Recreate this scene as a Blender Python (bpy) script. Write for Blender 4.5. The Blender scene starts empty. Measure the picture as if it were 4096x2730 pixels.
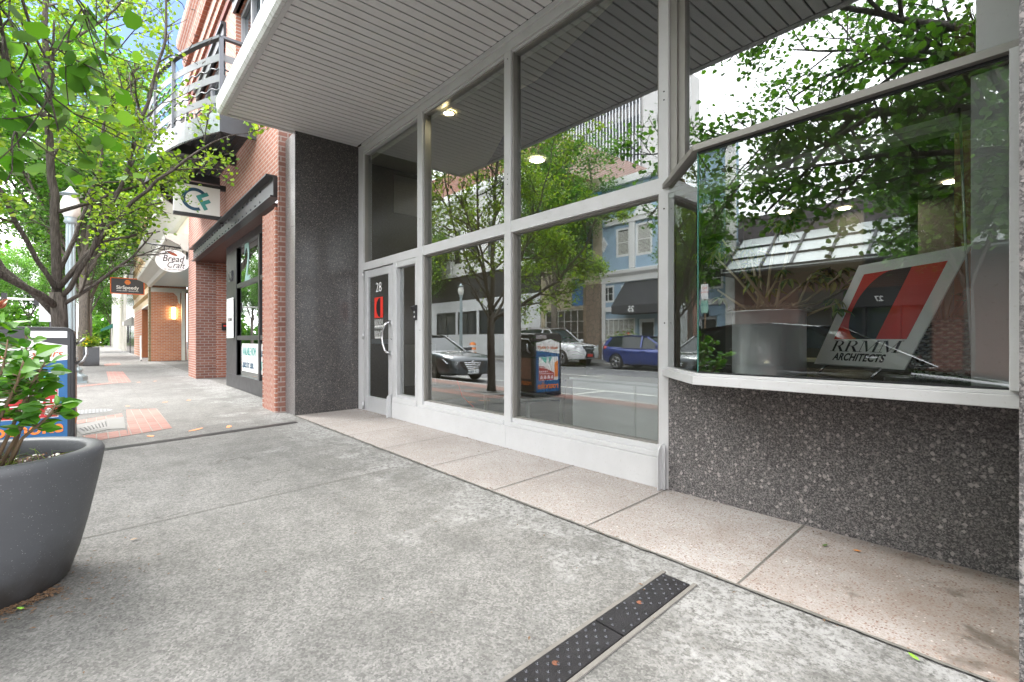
import bpy, bmesh, math, random
import numpy as np
from mathutils import Vector, Matrix
R = math.radians
S = bpy.context.scene
COL = S.collection
random.seed(7)
RNG = np.random.default_rng(11)

# ---------------------------------------------------------------- camera, world, sun
FPX, HC, CAMH = 1953.0, 1360.0, 1.08
YAW = R(40.4)
FW = Vector((-math.cos(YAW), math.sin(YAW), 0)); RT = Vector((math.sin(YAW), math.cos(YAW), 0))
cd = bpy.data.cameras.new('camera'); cam = bpy.data.objects.new('camera', cd); COL.objects.link(cam)
cd.lens = FPX / 4096 * 36; cd.sensor_width = 36; cd.shift_y = -5 / 4096
cd.clip_start = 0.05; cd.clip_end = 2000
cam.location = (0, 0, CAMH)
cam.rotation_euler = FW.to_track_quat('-Z', 'Y').to_euler()
S.camera = cam
SUN_EL, SUN_AZ = 52, 205       # azimuth, degrees from +X counter-clockwise
w = bpy.data.worlds.new("World"); S.world = w; w.use_nodes = True
nt = w.node_tree; nt.nodes.clear()
out = nt.nodes.new('ShaderNodeOutputWorld'); bg = nt.nodes.new('ShaderNodeBackground')
sky = nt.nodes.new('ShaderNodeTexSky'); sky.sky_type = 'NISHITA'; sky.sun_disc = False
sky.sun_elevation = R(SUN_EL); sky.sun_rotation = R(90 - SUN_AZ)
tc = nt.nodes.new('ShaderNodeTexCoord')
nz = nt.nodes.new('ShaderNodeTexNoise'); nz.inputs['Scale'].default_value = 2.2; nz.inputs['Detail'].default_value = 7; nz.inputs['Roughness'].default_value = .6
nt.links.new(tc.outputs['Generated'], nz.inputs['Vector'])
# a gap of blue in the overcast, towards the end of the street
dt = nt.nodes.new('ShaderNodeVectorMath'); dt.operation = 'DOT_PRODUCT'
gap = Vector((-1.20, 0.105, 0.74)).normalized()
dt.inputs[1].default_value = gap
nt.links.new(tc.outputs['Generated'], dt.inputs[0])
ad = nt.nodes.new('ShaderNodeMath'); ad.operation = 'MULTIPLY_ADD'; ad.inputs[1].default_value = -.05; 
nt.links.new(nz.outputs['Fac'], ad.inputs[0]); nt.links.new(dt.outputs['Value'], ad.inputs[2])
mr = nt.nodes.new('ShaderNodeMapRange'); mr.interpolation_type = 'SMOOTHSTEP'
mr.inputs['From Min'].default_value = .905; mr.inputs['From Max'].default_value = .945
mr.inputs['To Min'].default_value = 1; mr.inputs['To Max'].default_value = 0
nt.links.new(ad.outputs[0], mr.inputs['Value'])
mx = nt.nodes.new('ShaderNodeMix'); mx.data_type = 'RGBA'
cr = nt.nodes.new('ShaderNodeMapRange'); cr.inputs['From Min'].default_value = .3; cr.inputs['From Max'].default_value = .75
cr.inputs['To Min'].default_value = 20; cr.inputs['To Max'].default_value = 30
nt.links.new(nz.outputs['Fac'], cr.inputs['Value'])
cc = nt.nodes.new('ShaderNodeCombineColor'); 
bl = nt.nodes.new('ShaderNodeMath'); bl.operation = 'MULTIPLY'; bl.inputs[1].default_value = 1.04
for k in (0, 1): nt.links.new(cr.outputs[0], cc.inputs[k])
nt.links.new(cr.outputs[0], bl.inputs[0]); nt.links.new(bl.outputs[0], cc.inputs[2])
nt.links.new(mr.outputs[0], mx.inputs[0]); dk = nt.nodes.new('ShaderNodeMix'); dk.data_type = 'RGBA'; dk.blend_type = 'MULTIPLY'; dk.inputs[0].default_value = 1; dk.inputs[7].default_value = (.50, .62, .80, 1)
nt.links.new(sky.outputs[0], dk.inputs[6]); nt.links.new(dk.outputs[2], mx.inputs[6]); nt.links.new(cc.outputs[0], mx.inputs[7])
nt.links.new(mx.outputs[2], bg.inputs['Color']); bg.inputs['Strength'].default_value = .05
nt.links.new(bg.outputs[0], out.inputs['Surface'])
sd = bpy.data.lights.new('sun', 'SUN'); sun = bpy.data.objects.new('sun', sd); COL.objects.link(sun)
sd.energy = 1.15; sd.angle = R(22); sd.color = (1, .965, .9)
sv = Vector((math.cos(R(SUN_EL)) * math.cos(R(SUN_AZ)), math.cos(R(SUN_EL)) * math.sin(R(SUN_AZ)), math.sin(R(SUN_EL))))
sun.rotation_euler = sv.to_track_quat('Z', 'Y').to_euler()
S.view_settings.view_transform = 'Standard'; S.view_settings.look = 'None'
S.view_settings.exposure = 2.6; S.view_settings.gamma = 1
S.cycles.max_bounces = 10; S.cycles.transparent_max_bounces = 24; S.cycles.glossy_bounces = 5; S.cycles.transmission_bounces = 6
S.cycles.sample_clamp_indirect = 6; S.cycles.caustics_reflective = False; S.cycles.caustics_refractive = False

# ---------------------------------------------------------------- pixel -> place (4096 px frame)
def ray(px, py):
    u = (px - 2048) / FPX; v = (HC - py) / FPX
    return FW + RT * u + Vector((0, 0, v))
CP = Vector((0, 0, CAMH))
def onY(px, py, y): d = ray(px, py); return CP + d * (y / d.y)
def onZ(px, py, z): d = ray(px, py); return CP + d * ((z - CAMH) / d.z)
def onT(px, py, t): return CP + ray(px, py) * t
def gz(y): return .01 + .02 * (min(y, 3.1) - 3.1)
def onG(px, py):
    d = ray(px, py); t = (.01 - .062 - CAMH) / (d.z - .02 * d.y); return CP + d * t

# ---------------------------------------------------------------- mesh builder
class MB:
    def __init__(s): s.v = []; s.f = []; s.sm = []; s.mk = []
    def add(s, vs, fs, smooth=False):
        s.mk.append((len(s.v), len(s.f))); o = len(s.v); s.v += [tuple(p) for p in vs]
        for f in fs: s.f.append([i + o for i in f]); s.sm.append(smooth)
        return s
    def box(s, x0, x1, y0, y1, z0, z1):
        if x0 > x1: x0, x1 = x1, x0
        if y0 > y1: y0, y1 = y1, y0
        if z0 > z1: z0, z1 = z1, z0
        return s.add([(x0,y0,z0),(x1,y0,z0),(x1,y1,z0),(x0,y1,z0),(x0,y0,z1),(x1,y0,z1),(x1,y1,z1),(x0,y1,z1)],
              [(0,3,2,1),(4,5,6,7),(0,1,5,4),(1,2,6,5),(2,3,7,6),(3,0,4,7)])
    def bar(s, a, b, wd, h, up=(0,0,1)):       # box along a-b
        a, b = Vector(a), Vector(b); d = (b - a).normalized(); up = Vector(up)
        sd_ = d.cross(up).normalized(); u2 = sd_.cross(d)
        vs = [p + sd_ * (i * wd / 2) + u2 * (j * h / 2) for p in (a, b) for i, j in ((-1,-1),(1,-1),(1,1),(-1,1))]
        return s.add(vs, [(0,1,2,3),(7,6,5,4),(0,4,5,1),(1,5,6,2),(2,6,7,3),(3,7,4,0)])
    def prism(s, pts, ext):                     # polygon pts (3-D) extruded by ext
        n = len(pts); e = Vector(ext)
        vs = [Vector(p) for p in pts] + [Vector(p) + e for p in pts]
        return s.add(vs, [tuple(range(n))[::-1], tuple(range(n, 2*n))] + [(i, (i+1) % n, (i+1) % n + n, i + n) for i in range(n)])
    def poly(s, pts): return s.add(pts, [tuple(range(len(pts)))])
    def lathe(s, prof, c=(0,0,0), n=32, smooth=True, cap=False):
        vs = []; m = len(prof)
        for r, z in prof:
            for i in range(n):
                a = 2 * math.pi * i / n; vs.append((c[0] + r * math.cos(a), c[1] + r * math.sin(a), c[2] + z))
        fs = [(j*n + i, j*n + (i+1) % n, (j+1)*n + (i+1) % n, (j+1)*n + i) for j in range(m-1) for i in range(n)]
        s.add(vs, fs, smooth)
        if cap:
            o = len(s.v) - len(vs)
            s.f.append([o + (m-1)*n + i for i in range(n)]); s.sm.append(False)
            s.f.append([o + i for i in range(n)][::-1]); s.sm.append(False)
        return s
    def tube(s, pts, rad, n=6, smooth=True):
        pts = [Vector(p) for p in pts]; m = len(pts)
        rs = rad if hasattr(rad, '__len__') else [rad] * m
        vs = []; ref = None
        for i, p in enumerate(pts):
            d = (pts[min(i+1, m-1)] - pts[max(i-1, 0)])
            d = d.normalized() if d.length > 1e-9 else Vector((0,0,1))
            if ref is None: ref = d.orthogonal().normalized()
            ref = (ref - d * ref.dot(d)); ref = ref.normalized() if ref.length > 1e-6 else d.orthogonal().normalized()
            b = d.cross(ref)
            for k in range(n):
                a = 2 * math.pi * k / n; vs.append(p + (ref * math.cos(a) + b * math.sin(a)) * rs[i])
        fs = [(j*n + k, j*n + (k+1) % n, (j+1)*n + (k+1) % n, (j+1)*n + k) for j in range(m-1) for k in range(n)]
        fs += [tuple(range(n))[::-1], tuple((m-1)*n + k for k in range(n))]
        return s.add(vs, fs, smooth)
    def build(s, name, m, parent=None, bevel=0, sharp=None, **tags):
        me = bpy.data.meshes.new(name); me.from_pydata(s.v, [], s.f)
        me.polygons.foreach_set('use_smooth', s.sm); me.materials.append(m); me.update()
        if sharp: me.set_sharp_from_angle(angle=R(sharp))
        o = bpy.data.objects.new(name, me); COL.objects.link(o)
        if parent: o.parent = parent; o.matrix_parent_inverse = parent.matrix_basis.inverted()
        if bevel:
            b = o.modifiers.new('bevel', 'BEVEL'); b.width = bevel; b.segments = 2; b.limit_method = 'ANGLE'
        if tags: tag(o, **tags)
        return o
def each(mb, name, m, parent, n=1, **k):
    """build every n added shapes as a part of its own"""
    mk = mb.mk[::n] + [(len(mb.v), len(mb.f))]; out_ = []
    for (v0, f0), (v1, f1) in zip(mk, mk[1:]):
        q = MB(); q.v = mb.v[v0:v1]; q.f = [[i - v0 for i in f] for f in mb.f[f0:f1]]; q.sm = mb.sm[f0:f1]; out_.append(q.build(name, m, parent, **k))
    return out_
def tag(o, label=None, cat=None, group=None, kind=None):
    if label: o['label'] = label
    if cat: o['category'] = cat
    if group: o['group'] = group
    if kind: o['kind'] = kind
    return o
def empty(name, loc=(0,0,0), label=None, cat=None, group=None, rz=0):
    o = bpy.data.objects.new(name, None); COL.objects.link(o); o.location = loc; o.rotation_euler = (0, 0, rz)
    bpy.context.view_layer.update() if False else None
    o.matrix_basis = Matrix.Translation(loc) @ Matrix.Rotation(rz, 4, 'Z')
    return tag(o, label, cat, group)
def npmesh(name, V, nper, m, parent=None, smooth=False):
    """V: (count*nper,3) array; every nper vertices one polygon"""
    n = len(V) // nper; me = bpy.data.meshes.new(name)
    me.vertices.add(len(V)); me.vertices.foreach_set('co', V.astype(np.float32).ravel())
    me.loops.add(len(V)); me.loops.foreach_set('vertex_index', np.arange(len(V), dtype=np.int32))
    me.polygons.add(n); me.polygons.foreach_set('loop_start', (np.arange(n) * nper).astype(np.int32))
    me.polygons.foreach_set('loop_total', np.full(n, nper, dtype=np.int32))
    me.update(calc_edges=True); me.validate(); me.materials.append(m)
    o = bpy.data.objects.new(name, me); COL.objects.link(o)
    if parent: o.parent = parent; o.matrix_parent_inverse = parent.matrix_basis.inverted()
    return o
def text(s, size, org, xd, ud, m, parent=None, name='lettering', align='CENTER', shear=0, off=0, ext=.0015, sx=1, space=1):
    cu = bpy.data.curves.new('t', 'FONT'); cu.body = s; cu.size = size; cu.align_x = align; cu.shear = shear
    cu.offset = off; cu.extrude = ext; cu.space_character = space; cu.resolution_u = 4
    t = bpy.data.objects.new('t', cu); COL.objects.link(t)
    bpy.context.view_layer.update()
    me = bpy.data.meshes.new_from_object(t.evaluated_get(bpy.context.evaluated_depsgraph_get()))
    bpy.data.objects.remove(t); bpy.data.curves.remove(cu)
    xd, ud = Vector(xd).normalized(), Vector(ud).normalized(); nd = xd.cross(ud)
    M = Matrix.Translation(Vector(org)) @ Matrix(((xd.x*sx, ud.x, nd.x, 0), (xd.y*sx, ud.y, nd.y, 0), (xd.z*sx, ud.z, nd.z, 0), (0,0,0,1)))
    me.transform(M); me.materials.clear(); me.materials.append(m); me.name = name
    o = bpy.data.objects.new(name, me); COL.objects.link(o)
    if parent: o.parent = parent; o.matrix_parent_inverse = parent.matrix_basis.inverted()
    return o

# ---------------------------------------------------------------- materials
class NT:
    def __init__(s, name):
        s.m = bpy.data.materials.new(name); s.m.use_nodes = True; s.t = s.m.node_tree
        s.b = s.t.nodes['Principled BSDF']; s.o = s.t.nodes['Material Output']
        s.geo = None
    def n(s, ty, **k):
        x = s.t.nodes.new('ShaderNode' + ty)
        for a, v in k.items(): setattr(x, a, v)
        return x
    def l(s, a, b): s.t.links.new(a, b)
    def pos(s):
        if not s.geo: s.geo = s.n('NewGeometry')
        return s.geo.outputs['Position']
    def noise(s, scale, detail=4, rough=.55, vec=None, dist=0):
        x = s.n('TexNoise'); x.inputs['Scale'].default_value = scale; x.inputs['Detail'].default_value = detail
        x.inputs['Roughness'].default_value = rough; x.inputs['Distortion'].default_value = dist
        s.l(vec or s.pos(), x.inputs['Vector']); return x.outputs['Fac']
    def vor(s, scale, feat='F1', out='Distance', vec=None, rnd=1):
        x = s.n('TexVoronoi', feature=feat); x.inputs['Scale'].default_value = scale; x.inputs['Randomness'].default_value = rnd
        s.l(vec or s.pos(), x.inputs['Vector']); return x.outputs[out]
    def ramp(s, fac, stops):
        x = s.n('ValToRGB'); e = x.color_ramp.elements
        while len(e) < len(stops): e.new(.5)
        for i, (p, c) in enumerate(stops):
            e[i].position = p; e[i].color = (*(c if hasattr(c, '__len__') else (c, c, c)), 1)
        s.l(fac, x.inputs[0]); return x.outputs[0]
    def mix(s, fac, a, b, mode='MIX'):
        x = s.n('Mix', data_type='RGBA', blend_type=mode)
        for k, v in ((0, fac), (6, a), (7, b)):
            sock = x.inputs[k]
            if hasattr(v, 'is_output'): s.l(v, sock)
            elif hasattr(v, '__len__'): sock.default_value = (*v, 1)
            else: sock.default_value = v if k == 0 else (v, v, v, 1)
        return x.outputs[2]
    def math(s, op, a, b=None, c=None):
        x = s.n('Math', operation=op)
        for i, v in enumerate((a, b, c)):
            if v is None: continue
            if hasattr(v, 'is_output'): s.l(v, x.inputs[i])
            else: x.inputs[i].default_value = v
        return x.outputs[0]
    def col(s, c): 
        if hasattr(c, 'is_output'): s.l(c, s.b.inputs['Base Color'])
        else: s.b.inputs['Base Color'].default_value = (*c, 1)
        return s
    def rough(s, v):
        if hasattr(v, 'is_output'): s.l(v, s.b.inputs['Roughness'])
        else: s.b.inputs['Roughness'].default_value = v
        return s
    def bump(s, h, strength=.3, dist=.01):
        x = s.n('Bump'); x.inputs['Strength'].default_value = strength; x.inputs['Distance'].default_value = dist
        s.l(h, x.inputs['Height']); s.l(x.outputs[0], s.b.inputs['Normal']); return s
    def set(s, **k):
        for a, v in k.items(): s.b.inputs[a.replace('_', ' ')].default_value = v
        return s
def simple(name, c, rough=.6, metal=0, var=.12, sc=6, bump=0, coat=0, spec=None):
    t = NT(name); nf = t.noise(sc, 5)
    t.col(t.mix(nf, [x * (1 - var) for x in c], [min(1, x * (1 + var)) for x in c])).rough(t.math('MULTIPLY_ADD', nf, .15, rough - .075)).set(Metallic=metal)
    if coat: t.set(Coat_Weight=coat, Coat_Roughness=.04)
    if bump: t.bump(t.noise(sc * 12, 3), bump, .004)
    return t.m
def brickmat(name, c1, c2, mortar, axis='x', bw=.21, rh=.07, ms=.009, var=.3, chev=False, bumps=.7):
    t = NT(name); sp = t.n('SeparateXYZ'); t.l(t.pos(), sp.inputs[0]); cb = t.n('CombineXYZ')
    u = sp.outputs['X' if axis == 'x' else 'Y']; z = sp.outputs['Z']
    if chev:
        pp = t.math('PINGPONG', u, .115); z = t.math('MULTIPLY_ADD', pp, 1.1, z)
    t.l(u, cb.inputs[0]); t.l(z, cb.inputs[1])
    b = t.n('TexBrick'); t.l(cb.outputs[0], b.inputs['Vector']); b.inputs['Scale'].default_value = 1
    b.inputs['Brick Width'].default_value = bw; b.inputs['Row Height'].default_value = rh; b.inputs['Mortar Size'].default_value = ms
    b.inputs['Mortar Smooth'].default_value = .15; b.inputs['Bias'].default_value = 0
    b.inputs['Color1'].default_value = (*c1, 1); b.inputs['Color2'].default_value = (*c2, 1); b.inputs['Mortar'].default_value = (*mortar, 1)
    nf = t.noise(3, 6, .65); nf2 = t.noise(45, 3)
    c = t.mix(t.math('MULTIPLY', nf, var * 1.4), b.outputs['Color'], [x * .45 for x in c1])
    c = t.mix(.16, c, nf2, 'OVERLAY')
    t.col(c).rough(.88)
    h = t.math('MULTIPLY_ADD', nf2, .35, t.math('SUBTRACT', 1, b.outputs['Fac']))
    t.bump(h, bumps, .008); return t.m
def glassmat(name, tint=(.90, .95, .945), base=.23, k=1.0, wave=.00035, rough=0.0):
    t = NT(name); t.t.nodes.remove(t.b)
    tr = t.n('BsdfTransparent'); tr.inputs[0].default_value = (*tint, 1)
    gl = t.n('BsdfGlossy'); gl.inputs['Roughness'].default_value = rough; gl.inputs[0].default_value = (.93, .97, .97, 1)
    fr = t.n('Fresnel'); fr.inputs[0].default_value = 1.52
    bp = t.n('Bump'); bp.inputs['Strength'].default_value = 1; bp.inputs['Distance'].default_value = wave
    t.l(t.noise(1.3, 2, .4), bp.inputs['Height']); t.l(bp.outputs[0], gl.inputs['Normal'])
    dust = t.math('MULTIPLY', t.noise(3, 6, .7), .02)
    f = t.math('ADD', t.math('MULTIPLY_ADD', fr.outputs[0], k, base), dust)
    f = t.math('MINIMUM', f, .95)
    ms = t.n('MixShader'); t.l(f, ms.inputs[0]); t.l(tr.outputs[0], ms.inputs[1]); t.l(gl.outputs[0], ms.inputs[2])
    df = t.n('BsdfDiffuse'); df.inputs[0].default_value = (.5, .52, .5, 1)
    m2 = t.n('MixShader'); t.l(t.ramp(t.noise(420, 1, .5), [(.66, 0.0), (.74, .10)]), m2.inputs[0])
    t.l(ms.outputs[0], m2.inputs[1]); t.l(df.outputs[0], m2.inputs[2])
    t.l(m2.outputs[0], t.o.inputs[0]); return t.m
def emis(name, c, st):
    t = NT(name); t.col(c).set(Emission_Strength=st); t.b.inputs['Emission Color'].default_value = (*c, 1); return t.m
def leafmat(name, cols, trans=.45, gloss=.28):
    t = NT(name); t.t.nodes.remove(t.b); g = t.n('NewGeometry')
    c = t.ramp(g.outputs['Random Per Island'], [(i / (len(cols) - 1), x) for i, x in enumerate(cols)])
    d = t.n('BsdfDiffuse'); tl = t.n('BsdfTranslucent'); gl = t.n('BsdfGlossy'); gl.inputs['Roughness'].default_value = .38
    gl.inputs[0].default_value = (.6, .7, .55, 1)
    t.l(c, d.inputs[0]); t.l(t.mix(1.0, c, (1.5, 1.5, .55), 'MULTIPLY'), tl.inputs[0])
    m = t.n('MixShader'); m.inputs[0].default_value = trans; t.l(d.outputs[0], m.inputs[1]); t.l(tl.outputs[0], m.inputs[2])
    fr = t.n('Fresnel'); fr.inputs[0].default_value = 1.4
    m2 = t.n('MixShader'); t.l(t.math('MULTIPLY', fr.outputs[0], gloss), m2.inputs[0]); t.l(m.outputs[0], m2.inputs[1]); t.l(gl.outputs[0], m2.inputs[2])
    t.l(m2.outputs[0], t.o.inputs[0]); return t.m

def m_granite(name, dark, mids, lights, sc=1.0, rough=.25, grime=False):
    t = NT(name)
    dv = t.n('VectorMath', operation='ADD'); nn = t.n('TexNoise'); nn.inputs['Scale'].default_value = 60 * sc; t.l(t.pos(), nn.inputs['Vector'])
    mm = t.n('VectorMath', operation='SCALE'); mm.inputs['Scale'].default_value = .014; t.l(nn.outputs['Color'], mm.inputs[0]); t.l(t.pos(), dv.inputs[0]); t.l(mm.outputs[0], dv.inputs[1])
    v = dv.outputs[0]
    fine = t.vor(260 * sc, out='Color', vec=v); hs = t.n('SeparateColor'); t.l(fine, hs.inputs[0])
    base = t.ramp(hs.outputs[0], [(0, [x * .35 for x in dark]), (.45, dark), (.8, mids), (1, [x * 1.5 for x in mids])])
    big = t.n('TexVoronoi'); big.inputs['Scale'].default_value = 62 * sc; t.l(v, big.inputs['Vector'])
    s2 = t.n('SeparateColor'); t.l(big.outputs['Color'], s2.inputs[0])
    big.distance = 'MANHATTAN'
    sel = t.math('MULTIPLY', t.math('MULTIPLY', t.math('GREATER_THAN', s2.outputs[0], .66), t.math('LESS_THAN', big.outputs['Distance'], .56)), .78)
    chip = t.ramp(s2.outputs[1], [(0, [x * .7 for x in lights]), (.6, lights), (1, [min(1, x * 1.5) for x in lights])])
    c = t.mix(sel, base, chip)
    med = t.n('TexVoronoi'); med.inputs['Scale'].default_value = 120 * sc; t.l(v, med.inputs['Vector'])
    s3 = t.n('SeparateColor'); t.l(med.outputs['Color'], s3.inputs[0])
    sel2 = t.math('MULTIPLY', t.math('GREATER_THAN', s3.outputs[0], .7), t.math('LESS_THAN', med.outputs['Distance'], .42))
    c = t.mix(t.math('MULTIPLY', sel2, .6), c, [x * .8 for x in lights])
    c = t.mix(t.math('MULTIPLY', t.noise(2.2, 5), .35), c, [x * .6 for x in dark])
    if grime:
        c = t.mix(t.ramp(t.noise(1.6, 6, .6, dist=.6), [(.45, 0), (.75, .45)]), c, (.045, .038, .034))
    t.col(c).rough(rough).set(Specular_IOR_Level=.4); return t.m
def m_concrete():
    t = NT('concrete')
    big = t.noise(.55, 6, .62); mid = t.noise(4.5, 6, .6); fine = t.noise(170, 2, .7); ag = t.vor(120, out='Color'); sp = t.n('SeparateColor'); t.l(ag, sp.inputs[0])
    c = t.ramp(big, [(.3, (.094, .092, .086)), (.5, (.126, .123, .115)), (.72, (.162, .158, .149))])
    c = t.mix(t.ramp(mid, [(.42, 0), (.62, .3)]), c, (.20, .196, .186))
    c = t.mix(.45, c, fine, 'OVERLAY')
    c = t.mix(.34, c, sp.outputs[0], 'OVERLAY')
    ag2 = t.vor(48, out='Color'); sp2 = t.n('SeparateColor'); t.l(ag2, sp2.inputs[0]); c = t.mix(.13, c, sp2.outputs[0], 'OVERLAY')
    # pale worn band towards the building
    s = t.n('SeparateXYZ'); t.l(t.pos(), s.inputs[0])
    band = t.math('MULTIPLY_ADD', t.noise(1.7, 7, .7), 2.4, t.math('ADD', t.math('MULTIPLY', s.outputs[1], .5), -1.86))
    pat = t.math('MULTIPLY', t.ramp(band, [(.12, 0), (.42, 1)]), t.ramp(t.noise(38, 5, .75), [(.44, 0), (.54, .8)]))
    pat = t.math('MULTIPLY', pat, t.math('LESS_THAN', s.outputs[1], 2.35))
    c = t.mix(t.math('MULTIPLY', pat, .85), c, (.31, .309, .302))
    # darker stains
    c = t.mix(t.ramp(t.noise(1.1, 5, .6, dist=.8), [(.58, 0), (.72, .55)]), c, (.075, .073, .066))
    sw = t.n('Mapping'); sw.inputs['Scale'].default_value = (1, 6, 1); sw.inputs['Rotation'].default_value = (0, 0, .25); t.l(t.pos(), sw.inputs[0])
    c = t.mix(t.ramp(t.noise(1.0, 5, .6, vec=sw.outputs[0]), [(.50, 0), (.78, .38)]), c, (.07, .069, .067))
    crk = t.vor(.42, 'DISTANCE_TO_EDGE', vec=None); 
    nn = t.n('TexVoronoi', feature='DISTANCE_TO_EDGE'); nn.inputs['Scale'].default_value = .33
    w1 = t.n('TexNoise'); w1.inputs['Scale'].default_value = 2.5; w1.inputs['Detail'].default_value = 8; w1.inputs['Roughness'].default_value = .7; t.l(t.pos(), w1.inputs['Vector'])
    w2 = t.n('VectorMath', operation='MULTIPLY_ADD'); t.l(w1.outputs['Color'], w2.inputs[0]); w2.inputs[1].default_value = (.7, .7, .7); t.l(t.pos(), w2.inputs[2]); t.l(w2.outputs[0], nn.inputs['Vector'])
    ck = t.math('MULTIPLY', t.math('LESS_THAN', nn.outputs['Distance'], .0022), t.ramp(t.noise(.8, 2), [(.5, 0), (.56, .8)]))
    c = t.mix(ck, c, (.05, .048, .042))
    spt = t.vor(3.1, vec=None); c = t.mix(t.math('MULTIPLY', t.math('LESS_THAN', spt, .028), .75), c, (.06, .058, .055))
    t.col(c).rough(.86); t.bump(t.math('ADD', fine, t.math('MULTIPLY', mid, .6)), .35, .003); return t.m
def m_terrazzo():
    t = NT('terrazzo')
    c = t.ramp(t.noise(1.2, 6, .6), [(.3, (.27, .254, .238)), (.55, (.36, .344, .328)), (.75, (.43, .418, .405))])
    v = t.n('TexVoronoi'); v.inputs['Scale'].default_value = 85; t.l(t.pos(), v.inputs['Vector']); s = t.n('SeparateColor'); t.l(v.outputs['Color'], s.inputs[0])
    sel = t.math('MULTIPLY', t.math('GREATER_THAN', s.outputs[0], .50), t.math('LESS_THAN', v.outputs['Distance'], .36))
    c = t.mix(sel, c, t.ramp(s.outputs[1], [(0, (.11, .05, .04)), (.5, (.22, .13, .10)), (.85, (.3, .22, .18)), (1, (.75, .7, .66))]))
    v2 = t.n('TexVoronoi'); v2.inputs['Scale'].default_value = 190; t.l(t.pos(), v2.inputs['Vector']); s2 = t.n('SeparateColor'); t.l(v2.outputs['Color'], s2.inputs[0])
    c = t.mix(t.math('MULTIPLY', t.math('GREATER_THAN', s2.outputs[0], .6), .38), c, (.2, .13, .10))
    gr = t.n('SeparateXYZ'); t.l(t.pos(), gr.inputs[0])
    # dirt: smears by the wall and dark blotches at the near end
    d1 = t.ramp(t.math('MULTIPLY_ADD', gr.outputs[0], .24, t.math('ADD', t.noise(3.2, 6, .65), .28)), [(.42, 0), (.84, .55)])
    c = t.mix(d1, c, (.17, .115, .08))
    c = t.mix(t.ramp(t.math('MULTIPLY_ADD', gr.outputs[0], .16, t.noise(5.5, 5, .6, dist=.5)), [(.50, 0), (.62, .75)]), c, (.085, .07, .055))
    t.col(c).rough(.62); t.bump(t.noise(160, 2), .15, .002); return t.m
def m_asphalt():
    t = NT('asphalt'); c = t.ramp(t.noise(.5, 6, .6), [(.3, (.085, .087, .09)), (.7, (.15, .152, .155))])
    c = t.mix(.5, c, t.noise(130, 2), 'OVERLAY'); t.col(c).rough(.75); t.bump(t.noise(140, 2), .3, .004); return t.m
def m_bark(name='bark', a=(.035, .028, .023), b=(.13, .11, .095)):
    t = NT(name); mp = t.n('Mapping'); mp.inputs['Scale'].default_value = (1, 1, .18); t.l(t.pos(), mp.inputs[0])
    f = t.noise(38, 5, .65, vec=mp.outputs[0]); v = t.vor(50, 'DISTANCE_TO_EDGE', vec=mp.outputs[0])
    t.col(t.ramp(f, [(.3, a), (.7, b)])).rough(.9); t.bump(t.math('ADD', f, v), .9, .02); return t.m
def m_soffit():
    t = NT('soffit_board'); t.col(t.mix(t.noise(2, 6, .6), (.64, .64, .645), (.73, .73, .73))).rough(.5); return t.m
def m_alu(name='aluminium', c=(.60, .61, .62), r=.42, metal=.35):
    t = NT(name); f = t.noise(5, 6, .65); g = t.noise(60, 3, .6)
    cc_ = t.mix(f, [x * .9 for x in c], [min(1, x * 1.1) for x in c])
    cc_ = t.mix(t.ramp(g, [(.62, 0), (.74, .35)]), cc_, (.32, .30, .27))
    t.col(cc_).rough(t.math('MULTIPLY_ADD', f, .2, r - .1)).set(Metallic=metal); return t.m

M = {}
M['concrete'] = m_concrete(); M['terrazzo'] = m_terrazzo(); M['asphalt'] = m_asphalt()
M['granite'] = m_granite('granite_red_grey', (.105, .102, .103), (.215, .206, .203), (.40, .365, .35), .72, .35, True)
M['granite_dark'] = m_granite('granite_black', (.055, .054, .055), (.105, .099, .096), (.20, .175, .16), .9, .18)
M['granite_light'] = m_granite('granite_honed', (.15, .145, .145), (.26, .25, .25), (.46, .42, .40), 1.3, .3)
M['alu'] = m_alu(); M['alu_white'] = m_alu('painted_aluminium', (.53, .535, .54), .45, .0)
M['alu_dark'] = m_alu('weathered_aluminium', (.26, .25, .23), .5, .3)
M['soffit'] = m_soffit(); M['groove'] = simple('groove_shadow_gap', (.012, .012, .013), .9)
M['glass'] = glassmat('window_glass'); M['bayglass'] = glassmat('bay_glass', base=.17, tint=(.95,.98,.975))
M['farglass'] = glassmat('far_glass', (.35, .4, .4), .12)
M['glassedge'] = simple('glass_edge', (.05, .16, .13), .1)
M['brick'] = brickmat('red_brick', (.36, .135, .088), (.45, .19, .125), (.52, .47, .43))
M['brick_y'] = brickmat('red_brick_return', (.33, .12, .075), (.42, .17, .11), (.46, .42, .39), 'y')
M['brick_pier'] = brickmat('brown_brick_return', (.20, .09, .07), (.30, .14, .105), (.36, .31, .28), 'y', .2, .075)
M['chev'] = brickmat('chevron_brick', (.38, .15, .105), (.47, .21, .15), (.55, .49, .44), 'x', .9, .085, .010, .3, True)
M['yellow_brick'] = brickmat('yellow_brick', (.58, .46, .28), (.68, .56, .37), (.50, .42, .30), 'x', .22, .08, .008)
M['orange_brick'] = brickmat('orange_brick', (.50, .18, .085), (.58, .25, .12), (.55, .45, .38), 'y', .22, .08)
M['steel'] = simple('dark_steel', (.055, .06, .065), .35, .5, .4, 3)
M['black'] = simple('black_paint', (.018, .019, .021), .4)
M['black_gloss'] = simple('black_gloss', (.012, .012, .014), .12)
M['rail'] = simple('railing_paint', (.10, .11, .125), .35, .3)
M['galv'] = simple('balcony_edge_steel', (.30, .34, .36), .25, .6)
M['fascia'] = None
t = NT('weathered_white_fascia'); f = t.noise(7, 6, .7, dist=1.2)
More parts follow.
